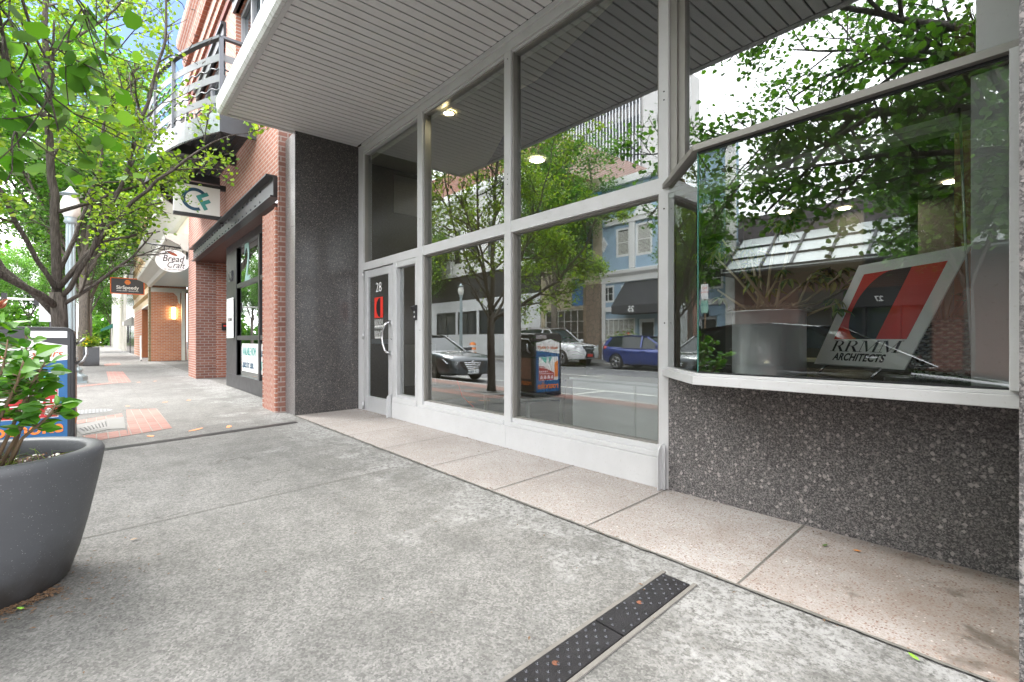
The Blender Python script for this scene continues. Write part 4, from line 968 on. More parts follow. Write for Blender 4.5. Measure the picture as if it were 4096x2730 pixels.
# ---------------------------------------------------------------- plants: generator
def leaf_cloud(name, P, size, m, parent, up=.55, shape='round', jit=.3):
    """P (n,3) leaf base points -> one crown mesh of leaf-sized faces"""
    n = len(P)
    if shape == 'round': T = np.array([(0,0,0),(.42,.18,.05),(.50,.55,.06),(.0,1.0,-.04),(-.50,.55,.06),(-.42,.18,.05)])
    elif shape == 'oval': T = np.array([(0,0,0),(.24,.28,.04),(.26,.62,.05),(0,1.0,-.05),(-.26,.62,.05),(-.24,.28,.04)])
    else: T = np.array([(-.1,0,0),(.45,.1,.05),(.25,.5,0),(.5,.9,.05),(-.2,.95,-.05),(-.5,.45,.05)])
    nrm = RNG.normal(size=(n,3)); nrm /= np.linalg.norm(nrm, axis=1)[:,None]; nrm[:,2] = np.abs(nrm[:,2]) + up; nrm /= np.linalg.norm(nrm, axis=1)[:,None]
    d = RNG.normal(size=(n,3)); d -= nrm * (d*nrm).sum(1)[:,None]; d /= np.linalg.norm(d, axis=1)[:,None]
    s = np.cross(d, nrm); sc = size * (1 + jit * RNG.uniform(-1, 1, n))[:,None,None]
    V = P[:,None,:] + sc * (T[None,:,0,None]*s[:,None,:] + T[None,:,1,None]*d[:,None,:] + T[None,:,2,None]*nrm[:,None,:])
    return npmesh(name, V.reshape(-1,3), 6, m, parent)
class Tree:
    def __init__(s, seed): s.r = random.Random(seed); s.br = []; s.lp = []
    def branch(s, p, d, L, rad, lev, maxlev, trop=.06, wob=.22, kids=(3,5), spread=(28,58), leafden=10, leafoff=.12, curve=None, decay=.66):
        r = s.r; p = Vector(p); d = Vector(d).normalized(); ns = max(4, int(L / (.22 if lev > 1 else .35)))
        pts = [p.copy()]; ds = [d.copy()]; st = L / ns
        for i in range(ns):
            d = (d + Vector((r.gauss(0,1), r.gauss(0,1), r.gauss(0,1))) * wob * .35 + Vector((0,0,trop))).normalized()
            p = p + d * st; pts.append(p.copy()); ds.append(d.copy())
        rads = [rad * (1 - .62 * i / ns) + .0015 for i in range(ns + 1)]
        s.br.append((pts, rads, lev))
        if lev >= maxlev - 1:
            k0 = int(ns * .25) if lev == maxlev - 1 else 0
            for i in range(k0, ns + 1):
                for _ in range(leafden if lev == maxlev else leafden // 2):
                    o = Vector((r.gauss(0,1), r.gauss(0,1), r.gauss(0,1) - .3)) * leafoff
                    s.lp.append(tuple(pts[i] + o))
        if lev < maxlev:
            nk = r.randint(*kids) + (1 if lev == 0 else 0)
            for k in range(nk):
                t = .28 + .70 * (k + r.random()) / nk; i = min(ns, int(t * ns)); ax = ds[i].orthogonal(); ax.rotate(Matrix.Rotation(r.random() * 6.283, 3, ds[i]))
                nd = ds[i].copy(); nd.rotate(Matrix.Rotation(R(r.uniform(*spread)), 3, ax))
                s.branch(pts[i], nd, L * decay * (1.15 - .55 * t) * r.uniform(.8, 1.15), rads[i] * .62, lev + 1, maxlev, trop, wob, kids, spread, leafden, leafoff, None, decay)
    def path(s, pts, r0, r1, lev, maxlev, nk_=6, kl=1.0, **k):
        """a limb along given points, with side branches"""
        P = [Vector(p) for p in pts]; fine = []
        for a, b in zip(P, P[1:]):
            n = max(2, int((b-a).length / .22))
            for i in range(n): fine.append(a.lerp(b, i / n) + Vector((s.r.gauss(0,.012), s.r.gauss(0,.012), s.r.gauss(0,.012))))
        fine.append(P[-1]); n = len(fine); rads = [r0 + (r1 - r0) * i / (n-1) for i in range(n)]; s.br.append((fine, rads, lev))
        for q in range(nk_):
            i = int(n * (.2 + .78 * (q + s.r.random()) / nk_)); i = min(i, n - 2); d = (fine[i+1] - fine[i]).normalized()
            ax = d.orthogonal(); ax.rotate(Matrix.Rotation(s.r.random() * 6.283, 3, d)); d.rotate(Matrix.Rotation(R(s.r.uniform(30, 65)), 3, ax))
            s.branch(fine[i], d, kl * s.r.uniform(.7, 1.2), rads[i] * .6, lev + 1, maxlev, **k)
    def build(s, root, bark, leaf, size, keep=None, shape='round', minr=.004, up=.55):
        mb = MB()
        for pts, rads, lev in s.br:
            if rads[0] < minr: continue
            if keep: 
                q = [i for i, p in enumerate(pts) if not keep(p)]
                if q: pts, rads = pts[:q[0]], rads[:q[0]]
                if len(pts) < 2: continue
            mb.tube(pts, rads, 9 if lev == 0 else 6 if lev < 2 else 4)
        mb.build('trunk', bark, root)
        P = np.array([p for p in s.lp if not keep or keep(p)]); s.n = len(P)
        return leaf_cloud('crown', P, size, leaf, root, up, shape)

# near slender tree by the litter bin
T1 = (-8.6, -.38, gz(-.38))
e = empty('street_tree', T1, 'slender bright green tree with forked dark trunk right behind the litter bin', 'tree', 'trees along the near kerb')
t1 = Tree(5); b = Vector(T1)
t1.br.append(([b+Vector((0,0,-.05)), b+Vector((.0,0,.12)), b+Vector((.01,.01,.7)), b+Vector((0,.02,1.3)), b+Vector((-.01,.0,1.75))], [.13,.097,.088,.083,.085], 0))
f = b + Vector((0,0,1.65)); K = dict(kids=(3,4), spread=(28,62), leafden=6, leafoff=.075, wob=.3, trop=.04, decay=.62)
t1.path([f, f+Vector((.02,-.03,.9)), f+Vector((-.05,-.08,2.0)), f+Vector((.05,-.12,3.4)), f+Vector((.0,-.1,5.0)), f+Vector((.1,0,6.4))], .054, .014, 0, 3, 14, 1.25, **K)
t1.path([f, f+Vector((.25,.32,.6)), f+Vector((.40,.62,1.5)), f+Vector((.62,.85,2.4)), f+Vector((.9,1.05,3.3)), f+Vector((1.0,1.1,4.6))], .032, .01, 0, 3, 11, 1.0, **K)
t1.path([f+Vector((0,0,-.25)), f+Vector((-.2,-.5,.4)), f+Vector((-.35,-1.0,1.2)), f+Vector((-.4,-1.5,2.2)), f+Vector((-.5,-1.8,3.6)), f+Vector((-.4,-1.9,4.8))], .036, .01, 0, 3, 12, 1.2, **K)
t1.path([f+Vector((0,0,.1)), f+Vector((.3,-.35,.9)), f+Vector((.6,-.7,1.9)), f+Vector((.9,-.9,3.2)), f+Vector((1.1,-1.0,4.4))], .030, .009, 0, 3, 11, 1.1, **K)
t1.path([f+Vector((0,0,.3)), f+Vector((-.5,.2,1.1)), f+Vector((-.9,.45,2.2)), f+Vector((-1.2,.5,3.6)), f+Vector((-1.3,.5,5.0))], .030, .009, 0, 3, 11, 1.2, **K)
t1.path([f+Vector((0,0,-.1)), f+Vector((.55,-.6,.35)), f+Vector((1.0,-1.1,.8)), f+Vector((1.4,-1.5,1.5)), f+Vector((1.7,-1.7,2.4))], .045, .012, 0, 3, 9, .95, **K)
nlp, nbr = len(t1.lp), len(t1.br)
t1.path([f+Vector((.02,.03,.15)), f+Vector((.35,.5,.95)), f+Vector((.7,1.0,1.6)), f+Vector((.95,1.45,2.05)), f+Vector((1.05,1.75,2.25)), f+Vector((1.2,1.95,2.33))], .035, .006, 0, 3, 9, .62, kids=(2,3), spread=(25,60), leafden=3, leafoff=.06, wob=.3, trop=.0, decay=.6)
t1.path([f+Vector((0,.02,-.1)), f+Vector((.15,.42,.25)), f+Vector((.28,.75,.62)), f+Vector((.33,1.0,1.0))], .026, .007, 0, 3, 7, .5, kids=(2,3), spread=(25,60), leafden=3, leafoff=.07, wob=.3, trop=.0, decay=.6)
def side1(p): return (p[0]-T1[0])*RT.x + (p[1]-T1[1])*RT.y
t1.lp = [p for p in t1.lp[:nlp] if side1(p) < 1.05 + .35*math.sin(p[2]*2.3)] + t1.lp[nlp:]
t1.lp = [p for p in t1.lp if not (side1(p) > .3 and p[2] < 2.2 + .25*side1(p)) and not (side1(p) > 1.25 and 2.4 < p[2] < 3.35)]
t1.lp = [p for p in t1.lp if side1(p) < -.2 or t1.r.random() < (.68 if p[2] < 4.4 else .42)]
t1.br = [b_ for b_ in t1.br if b_[2] == 0 or b_[1][0] > .02 or not any(side1(p) > 1.25 and 2.3 < p[2] < 3.3 for p in b_[0])]
for i, (a_, b_, l_) in enumerate(t1.br[:nbr]):
    k = next((j for j, p in enumerate(a_) if side1(p) > 1.45), None)
    if k is not None and l_ > 0: t1.br[i] = (a_[:max(2,k)], b_[:max(2,k)], l_)
def keep1(p): return p[1] < 1.15 or (p[1] < 2.05 and p[0] < -7.42 and p[2] < 6.5)
t1.build(e, M['bark'], M['leaf_bright'], .052, keep=keep1, minr=.003, up=.3)
print('TREE1 leaves', t1.n)
# big old tree farther along, copied for the row
def big_tree(loc, label, seed, H, rad, leafm, size, group, den=7, trunk=.22, bark=None):
    e = empty('street_tree', loc, label, 'tree', group); t = Tree(seed); b = Vector(loc); h0 = H * .27
    t.br.append(([b+Vector((0,0,-.05)), b+Vector((0,0,.25)), b+Vector((.03,.02,h0*.6)), b+Vector((0,.03,h0*1.05))], [trunk*1.35,trunk*1.05,trunk*.92,trunk*.85], 0)); f = b + Vector((0,0,h0))
    n = 6
    for k in range(n):
        a = 6.283 * k / n + t.r.random(); q = rad * t.r.uniform(.55, .8); hh = (H - h0) * t.r.uniform(.66, .95)
        c_, s_ = math.cos(a), math.sin(a)
        t.path([f, f+Vector((c_*q*.35,s_*q*.35,hh*.25)), f+Vector((c_*q*.8,s_*q*.8,hh*.55)), f+Vector((c_*q,s_*q,hh*.8)), f+Vector((c_*q*.9,s_*q*.9,hh))], trunk*.38, .02, 0, 2, 14, rad*.62, kids=(4,6), spread=(30,70), leafden=den, leafoff=.22, wob=.28, trop=.03, decay=.6)
    t.path([f, f+Vector((0,0,(H-h0)*.5)), f+Vector((.1,0,H-h0-.4))], trunk*.55, .02, 0, 2, 16, rad*.6, kids=(4,6), spread=(40,75), leafden=den, leafoff=.22, wob=.28, trop=.03, decay=.6)
    t.build(e, bark or M['bark2'], leafm, size, shape='oval', minr=.012); print('TREE', label[:20], t.n); return e
g1 = 'trees along the near kerb'
tA = big_tree((-28.7,-.45,gz(-.45)), 'large old tree with pale thick trunk beyond the fluted lamp post', 21, 14, 4.2, M['leaf_mid'], .17, g1, 12, .20)
g2 = 'trees across the street'
tB = big_tree((-20.0,-13.9,-.1), 'full mid green tree across the street beside the blue shop', 33, 13, 3.3, M['leaf_mid'], .15, g2, 10, .2)
tC = big_tree((-2.2,-13.9,-.1), 'dark leafy tree across the street before the skylight building', 44, 9.5, 2.4, M['leaf_dark'], .14, g2, 9, .13, M['bark'])
def dup(root, loc, rz, sc, label, group=None):
    r = root.copy(); COL.objects.link(r); r.matrix_basis = Matrix.Translation(loc) @ Matrix.Rotation(rz, 4, 'Z') @ Matrix.Scale(sc, 4); r['label'] = label
    if group: r['group'] = group
    for ch in root.children:
        c = ch.copy(); COL.objects.link(c); c.parent = r; c.matrix_parent_inverse = ch.matrix_parent_inverse.copy()
    return r
dup(tA, (-44,-.5,-.07), 2.0, .95, 'third large tree of the near kerb row, behind the thick trunk', g1)
dup(tB, (-62,-.5,-.07), 1.0, 1.0, 'fourth tree of the near kerb row, farthest down the pavement', g1)
for k, (x, y, s_, rz, lb) in enumerate(((-36,-14.2,.9,1,'tree across the street in front of the construction wrapped shop'),(-54,-13.8,1.0,3,'tree across the street left of the wrapped shop'),
    (-74,-14,1.05,.4,'tree across the street close to the traffic signal'),(-11.2,-14.1,.62,.7,'small tree across the street between the blue shop and the skylight building'))):
    dup(tB, (x,y,-.1), rz, s_, lb, g2)
for k, (x, y, s_, rz) in enumerate(((-98,-11,1.0,1),(-104,-4,1.15,3),(-112,2,1.0,.4),(-104,-18,1.3,2),(-95,-26,1.2,5),(-120,-9,1.3,4),(-118,-16,1.2,0),(-88,-34,1.2,2.2))):
    dup((tA, tB)[k % 2], (x,y,-.1), rz, s_, ['round green tree closing the end of the street'][0] + [', straight ahead',', nearest the pale building',', behind the pale building',', far side of the road',', left beyond the signal',', tall one at the back',', back row left',', far left edge'][k], 'trees closing the street end')
gv = np.stack([RNG.uniform(-135,-118,26000), RNG.uniform(-75,12,26000), np.abs(RNG.normal(0,1,26000))*5.0], 1); gv[:,2] *= (.7+.5*np.sin(gv[:,1]*.35)+.3*np.sin(gv[:,1]*.9+1))
o = leaf_cloud('distant_greenery', gv, 1.1, M['leaf_mid'], None, .3, 'oval'); tag(o, 'soft bank of distant greenery closing the street', 'greenery', None, 'stuff')
# the spreading tree beside the camera, seen mostly as a reflection and as low twigs
T4 = (1.3, -1.0, gz(-1.0))
e = empty('street_tree', T4, 'spreading round leaved tree overhead whose low twigs hang into the upper left corner', 'tree', g1)
t4 = Tree(9); b = Vector(T4)
t4.br.append(([b+Vector((0,0,-.05)), b+Vector((0,0,.2)), b+Vector((-.03,.02,1.2)), b+Vector((-.1,0,2.3))], [.2,.15,.135,.14], 0)); f = b + Vector((-.1,0,2.2))
K = dict(kids=(3,4), spread=(28,66), leafden=3, leafoff=.09, wob=.3, trop=.0, decay=.64)
for P_, r0, kn, kl in (([(0,0,0),(-1.0,-.1,.75),(-2.2,-.2,1.3),(-3.6,-.25,1.7),(-5.0,-.2,2.0),(-6.1,-.1,2.2)], .085, 17, 1.35),
                 ([(0,0,.1),(-.9,.35,1.1),(-1.9,.7,2.0),(-3.2,.9,2.9),(-4.4,1.0,3.8)], .07, 14, 1.3),
                 ([(0,0,.1),(-.8,-.6,1.3),(-1.8,-1.2,2.4),(-3.0,-1.6,3.2),(-4.5,-1.9,4.0)], .08, 15, 1.5),
                 ([(0,0,.1),(-.3,-.1,1.7),(-.8,-.2,3.2),(-1.5,-.2,4.8),(-1.8,-.2,6.0)], .09, 15, 1.5),
                 ([(0,0,0),(.8,.3,1.2),(1.6,.4,2.3),(2.4,.4,3.5)], .07, 11, 1.3),
                 ([(0,0,0),(-.9,.1,.30),(-1.7,.25,.62),(-2.5,.45,.75),(-3.3,.6,.8)], .05, 12, .95),
                 ([(0,0,0),(-1.2,-.9,.55),(-2.4,-1.4,.85),(-3.8,-1.7,1.1)], .05, 13, 1.1)):
    t4.path([f + Vector(p) for p in P_], r0, .012, 0, 3, kn, kl, **K)
# low twigs near the lens side, hanging from the long limb
KT = dict(kids=(2,3), spread=(25,55), leafden=1, leafoff=.035, wob=.35, trop=-.05, decay=.6)
nkeep = len(t4.lp)
low = [[(-2.3,-.9,3.5),(-2.6,-.45,2.9),(-2.8,-.22,2.5),(-2.8,-.14,2.2),(-2.78,-.12,1.95)],[(-2.6,-1.0,3.5),(-2.8,-.6,3.0),(-2.85,-.25,2.75),(-2.75,-.08,2.55),(-2.65,.0,2.35)],[(-2.6,-.45,2.9),(-2.95,-.32,2.5),(-3.0,-.28,2.2),(-2.98,-.24,1.8)]]
for P_ in low: t4.path(P_, .010, .003, 1, 3, 7, .36, **KT)
def keep4(p):
    x, y, z = p[0], p[1], p[2]
    if y > .98: return False
    dpt = -.7615*x + .6481*y
    if x < 0 and dpt > 0 and y > -.11*abs(x) - .25 and z < CAMH + .76 * dpt:
        return False
    return True
twigs = t4.lp[nkeep:]; t4.lp = [p for p in t4.lp[:nkeep] if keep4(p)] + [p for p in twigs if p[1] < .5]
brs = t4.br; lowset = []
def keepb(p): return p[1] < .98
t4.build(e, M['bark'], M['leaf_mid'], .066, keep=keepb, minr=.0035, up=.35)
print('TREE4', t4.n)

# ---------------------------------------------------------------- round planter and hibiscus
PC = Vector((-3.224, -.394, gz(-.394)))
e = empty('round_planter', PC, 'large round dark grey tapering concrete planter in the left foreground', 'planter')
pm_ = NT('planter_concrete'); nf_ = pm_.noise(3, 6, .6); sp_ = pm_.n('SeparateXYZ'); pm_.l(pm_.pos(), sp_.inputs[0])
vv = pm_.vor(90, out='Distance'); 
c_ = pm_.mix(nf_, (.055,.058,.064), (.088,.093,.101)); c_ = pm_.mix(pm_.math('MULTIPLY', pm_.math('LESS_THAN', vv, .16), pm_.ramp(pm_.noise(30,2), [(.45,0),(.6,.7)])), c_, (.30,.30,.30))
dirt = pm_.ramp(pm_.math('SUBTRACT', pm_.math('MULTIPLY', pm_.noise(6,6,.7), .62), pm_.math('MULTIPLY', sp_.outputs[2], 1.4)), [(.02,0),(.38,.85)])
c_ = pm_.mix(dirt, c_, (.022,.018,.015)); pm_.col(c_).rough(.5); pm_.bump(pm_.noise(120,2), .25, .002); M['planter'] = pm_.m
H_ = .625
prof = [(.275,0),(.300,.03),(.335,.14),(.366,.27),(.392,.40),(.412,.50),(.424,.575),(.428,.60),(.420,.619),(.40,.625),(.362,.622),(.352,.612),(.350,.56),(.345,.50)]
MB().lathe(prof, PC, 72).build('pot', M['planter'], e)
sm = NT('potting_soil'); vs_ = sm.vor(60, out='Color'); sx_ = sm.n('SeparateColor'); sm.l(vs_, sx_.inputs[0])
sm.col(sm.mix(sm.math('GREATER_THAN', sx_.outputs[0], .93), sm.ramp(sx_.outputs[1], [(0,(.012,.008,.006)),(.7,(.05,.028,.016)),(1,(.12,.07,.04))]), (.7,.68,.6))).rough(.95); sm.bump(sm.noise(60,4,.7), 1, .02)
mb = MB(); rr = random.Random(2); G = 26; vs = []; fs = []
for j in range(G):
    for i in range(48):
        a = 6.283*i/48; r_ = .348*j/(G-1); vs.append((PC.x+r_*math.cos(a), PC.y+r_*math.sin(a), PC.z+.535+.012*math.sin(9*a+j)+rr.uniform(-.012,.014)))
for j in range(G-1):
    for i in range(48): fs.append((j*48+i,j*48+(i+1)%48,(j+1)*48+(i+1)%48,(j+1)*48+i))
mb.add(vs, fs, True).build('soil', sm.m, e, label='dark crumbly potting soil with white specks')
mb = MB()
for k in range(170):
    a = rr.random()*6.283; r_ = .33*math.sqrt(rr.random()); c = Vector((PC.x+r_*math.cos(a), PC.y+r_*math.sin(a), PC.z+.553)); s_ = rr.uniform(.004,.012)
    d = Vector((rr.gauss(0,1),rr.gauss(0,1),.3)).normalized()*s_; q = d.orthogonal().normalized()*s_*.5
    mb.poly([c-d,c+q,c+d,c-q])
mb.build('mulch', simple('bark_chips', (.16,.08,.04), .9, var=.7, sc=90), e, kind='stuff')
hb = empty('hibiscus', PC + Vector((0,0,.54)), 'leafy green hibiscus with woody stems and a withered pink flower in the round planter', 'plant')
def big_leaf(mb, p, d, up, L, wdt, droop=.25, teeth=True):
    d = Vector(d).normalized(); up = Vector(up); s_ = d.cross(up).normalized(); n_ = s_.cross(d)
    prof = [(0,0),(.12,.36),(.3,.52),(.48,.50),(.66,.38),(.84,.19),(1,0)]
    C = [Vector(p) + d*L*t - n_*L*droop*t*t for t, _ in prof]
    for sg in (-1, 1):
        E = [C[i] + s_*sg*wdt*L*w_ + n_*L*.10*w_ + (d*L*.03*(1 if i%2 else -1) if teeth else Vector()) for i, (t, w_) in enumerate(prof)]
        n0 = len(mb.v); vs = C + E[1:-1]; 
        fs = []
        for i in range(len(C)-1):
            a, b = C[i], C[i+1]
        mb.add(vs, [tuple([i, i+1] + ([len(C)+i] if i < len(C)-2 else []) + ([len(C)+i-1] if i > 0 else []))[::sg] for i in range(len(C)-1)], True)
st = MB(); lf = MB(); rr = random.Random(14)
stems = [((.05,-.02),(.30,.16,.52)),((.02,.03),(.22,.22,.50)),((-.06,.02),(.10,-.02,.70)),((-.02,-.08),(.16,-.06,.66)),((.0,-.15),(.22,-.20,.60)),((-.1,.08),(-.02,.14,.62)),((-.12,-.12),(.02,-.34,.56)),((.04,.08),(.34,.26,.32)),((.08,-.1),(.38,-.02,.34)),((-.05,-.05),(.05,.06,.74)),((-.15,0),(-.2,0,.6)),((.1,-.2),(.3,-.35,.42)),((.02,0),(.18,.10,.60)),((0,.05),(.12,.20,.44))]
tips = []
for (bx, by), (tx, ty, tz) in stems:
    a = PC + Vector((bx,by,.54)); b_ = PC + Vector((tx,ty,.54+tz)); m1 = a.lerp(b_,.4) + Vector((rr.uniform(-.03,.03),rr.uniform(-.03,.03),.03)); m2 = a.lerp(b_,.75) + Vector((rr.uniform(-.02,.02),rr.uniform(-.02,.02),.02))
    st.tube([a,m1,m2,b_], [.009,.007,.005,.003], 7); tips.append((a,m1,m2,b_))
    for k in range(36):
        t = .30 + .66*rr.random()**.8; P = m1.lerp(m2,(t-.3)/.4) if t < .7 else m2.lerp(b_,(t-.7)/.3)
        an = rr.random()*6.283; d = Vector((math.cos(an),math.sin(an),rr.uniform(-.1,.7))); L = rr.uniform(.045,.085) * (1.15 if t > .8 else .85)
        q = P + d.normalized()*rr.uniform(.02,.05); st.tube([P,q], [.0022,.0016], 4, True)
        big_leaf(lf, q, d, (rr.gauss(.5,.5),rr.gauss(-.1,.6),.55), L, rr.uniform(.6,.8), rr.uniform(.1,.45))
    if rr.random() < .8:
        a_ = PC + Vector((rr.uniform(-.2,.25),rr.uniform(-.25,.25),.55))
lf.build('leaves', M['leaf_hib'], hb); st.build('stems', M['stem'], hb)
c = tips[9][3]; mb = MB()
for k in range(7):
    a = k*.9; d = Vector((math.cos(a)*.5,math.sin(a)*.5,1)); big_leaf(mb, c+Vector((0,0,.0)), d, (math.sin(a),-math.cos(a),.2), .055, .45, .35, False)
mb.build('flower', leafmat('withered_petal', [(.40,.12,.08),(.46,.20,.14),(.30,.08,.06)], .3), hb)
mb = MB()
for k in (0, 1, 7, 5): c = tips[k][3]; mb.tube([c, c+Vector((0,.005,.012)), c+Vector((0,.005,.028)), c+Vector((0,0,.042))], [.004,.011,.010,.002], 8)
mb.build('buds', simple('green_bud', (.12,.28,.05), .5), hb)
# feathery filler on the soil
mb = MB()
for k in range(150):
    a = rr.random()*6.283; r_ = .05+.22*rr.random(); c = PC + Vector((r_*math.cos(a)*.9, r_*math.sin(a)-.03, .545)); d = Vector((rr.gauss(0,1),rr.gauss(0,1),1.2)).normalized()
    p1 = c + d*rr.uniform(.03,.09); p2 = p1 + Vector((rr.gauss(0,.02),rr.gauss(0,.02),.005)); mb.tube([c,p1,p2], [.0012,.001,.0005], 3)
fe = mb.build('trailing_fern', M['leaf_bright'], label='fine feathery green filler growing low on the planter soil', cat='plant')

# ---------------------------------------------------------------- litter bin
e = empty('litter_bin', (-7.3, -.6, gz(-.6)), 'black recycling bin with blue roanoke poster panel behind the round planter', 'litter bin')
BXF, BXB, BY0, BY1, BZ0, BZ1 = -7.0, -7.66, -.95, -.175, gz(-.6)+.01, 1.215
def rrect(y0, y1, z0, z1, r_, n=7, low=True):
    P = []
    for cy_, cz_, a0 in ((y1-r_, z1-r_, 0), (y0+r_, z1-r_, 90)):
        for k in range(n+1): a = R(a0 + 90*k/n); P.append((cy_+r_*math.cos(a), cz_+r_*math.sin(a)))
    return P + [(y0, z0), (y1, z0)]
MB().prism([(BXB,y,z) for y, z in rrect(BY0,BY1,BZ0,BZ1,.09)], (BXF-BXB,0,0)).build('body', M['black'], e, bevel=.012)
MB().prism([(BXF-.02,y,z) for y, z in rrect(BY0+.035,BY1-.035,BZ0+.05,BZ1-.03,.06)], (.024,0,0)).build('front_panel', simple('dark_panel', (.03,.032,.036), .3), e, bevel=.004)
mb = MB(); X_ = BXF+.0075; PY0, PY1 = BY0+.06, BY1-.06; mb.poly([(X_,PY0,.04),(X_,PY1,.04),(X_,PY1,.90),(X_,PY0,.90)]); mb.build('poster', M['blue'], e)
mb = MB(); X_ += .0015; mb.poly([(X_,y,z) for y, z in ((PY0,.80),(PY0+.33,.835),(PY1,.87),(PY1,1.02),(PY1-.08,1.035),(PY1-.30,1.085),(PY1-.42,1.09),(PY0+.1,1.04),(PY0,1.02))]); mb.build('poster_header', M['board'], e)
mb = MB(); mb.poly([(X_,PY0+.04,.27),(X_,PY1-.07,.27),(X_,PY1-.07,.74),(X_,PY0+.04,.74)]); mb.build('poster_picture', M['board'], e)
ins = MB(); X_ += .0012; y0, y1 = PY0+.045, PY1-.075
ins.poly([(X_,y1-.42,.275),(X_,y1,.275),(X_,y1,.56),(X_,y1-.12,.55),(X_,y1-.26,.48),(X_,y1-.42,.42)]); ins.build('red_viaduct', simple('poster_red', (.45,.025,.03), .5), e)
ins = MB(); ins.poly([(X_,y1-.36,.735),(X_,y1-.26,.735),(X_,y1-.28,.60)]); ins.poly([(X_,y1-.22,.735),(X_,y1-.04,.735),(X_,y1-.19,.60)]); ins.build('teal_shape', simple('poster_teal', (.13,.48,.42), .5), e)
ins = MB(); ins.poly([(X_,y0,.33),(X_,y0+.10,.33),(X_,y0+.10,.62),(X_,y0,.66)]); ins.build('orange_shape', M['orange'], e)
ins = MB(); X_ += .0012
for k in range(5): ins.poly([(X_,y1-.24+k*.05,.43),(X_,y1-.21+k*.05,.43),(X_,y1-.21+k*.05,.465),(X_,y1-.24+k*.05,.46)][::-1])
for k in range(4): a = y1-.40+k*.10; ins.poly([(X_,a+.035+.035*math.cos(q),.30+.075*abs(math.sin(q))) for q in [math.pi*j/8 for j in range(9)]])
ins.poly([(X_,y1-.30,.50),(X_,y1-.01,.545),(X_,y1-.01,.53),(X_,y1-.30,.488)][::-1]); ins.poly([(X_,y1-.38,.405),(X_,y1-.01,.415),(X_,y1-.01,.402),(X_,y1-.38,.395)][::-1])
ins.build('white_windows', M['board'], e)
text('make it yours', .105, (X_, PY1-.04, .905), (0,1,.03), (0,-.03,1), simple('poster_rust', (.60,.12,.03), .5), e, shear=.3, off=.001, sx=.98, align='RIGHT')
text('roanoke', .175, (X_, PY1-.03, .115), (0,1,.02), (0,0,1), M['orange'], e, off=.004, sx=1.0, align='RIGHT')
MB().box(BXF+.005,BXF+.010,BY1-.34,BY1-.06,1.10,1.17).build('name_plate', M['satin'], e, bevel=.002)
sl = MB(); sl.box(BXB+.08,BXF-.08,BY1+.0005,BY1+.006,.85,1.08); sl.build('slot', M['black_gloss'], e)
sl = MB(); sl.tube([(BXB+.08,BY1+.01,1.03),(BXB+.08,BY1+.07,1.09),(BXF-.08,BY1+.07,1.09),(BXF-.08,BY1+.01,1.03)], .012, 6); sl.build('hood_rail', M['satin'], e)
MB().poly([(BXB+.08,BY1+.003,.30),(BXF-.08,BY1+.003,.30),(BXF-.08,BY1+.003,.72),(BXB+.08,BY1+.003,.72)]).build('side_poster', simple('side_poster', (.36,.20,.14), .5, var=.5, sc=12), e)
text('roanoke', .16, ((BXF+BXB)/2, BY1+.004, .18), (-1,0,0), (0,0,1), M['orange'], e, off=.003)
mb = MB().tube([(BXF-.1,BY1,.82),(BXF-.1,BY1+.06,.85),(BXF-.1,BY1+.09,.92),(BXF-.1,BY1+.085,1.0)], .016, 8); mb.build('lever', M['satin'], e)
# ---------------------------------------------------------------- lamp posts
def lamp_post(loc, label, group, mat):
    e = empty('lamp_post', loc, label, 'lamp post', group); L = Vector(loc)
    mb = MB(); mb.box(L.x-.33,L.x+.33,L.y-.33,L.y+.33,L.z-.02,L.z+.05); mb.lathe([(.34,.05),(.345,.16),(.32,.20),(.26,.23),(.22,.28),(.245,.33),(.235,.36),(.17,.42),(.145,.52),(.135,.62),(.15,.66),(.12,.70)], L, 8, False); mb.build('base', mat, e)
    n = 32; vs = []; mb = MB()
    for z, r_ in ((.68,.122),(2.2,.112),(4.2,.095)):
        for i in range(n): a = 6.283*i/n; q = r_*(1 if i % 4 < 2 else .84); vs.append((L.x+q*math.cos(a), L.y+q*math.sin(a), L.z+z))
    mb.add(vs, [(j*n+i,j*n+(i+1)%n,(j+1)*n+(i+1)%n,(j+1)*n+i) for j in range(2) for i in range(n)]); mb.build('shaft', mat, e)
    mb = MB().lathe([(.10,4.2),(.15,4.25),(.12,4.32),(.14,4.38)], L, 16); mb.build('collar', mat, e)
    MB().lathe([(.13,4.38),(.20,4.50),(.21,4.72),(.15,4.92),(.05,5.0)], L, 20).build('globe', simple('opal_glass', (.75,.75,.70), .3), e)
    MB().lathe([(.12,4.94),(.26,4.97),(.10,5.06),(.02,5.2)], L, 16).build('cap', mat, e); return e
lm = simple('grey_green_paint', (.33,.40,.42), .35, .2)
l1 = lamp_post((-17.4,-.52,gz(-.52)), 'fluted pale grey lamp post with wide moulded base beside the first tree', 'lamp posts', lm)
def dup2(root, loc, label):
    r = root.copy(); COL.objects.link(r); r.location = loc; r['label'] = label
    for ch in root.children:
        c = ch.copy(); COL.objects.link(c); c.parent = r; c.matrix_parent_inverse = ch.matrix_parent_inverse.copy()
dup2(l1, (-28.8,-13.4,-.1), 'fluted lamp post across the street in front of the wrapped shop')
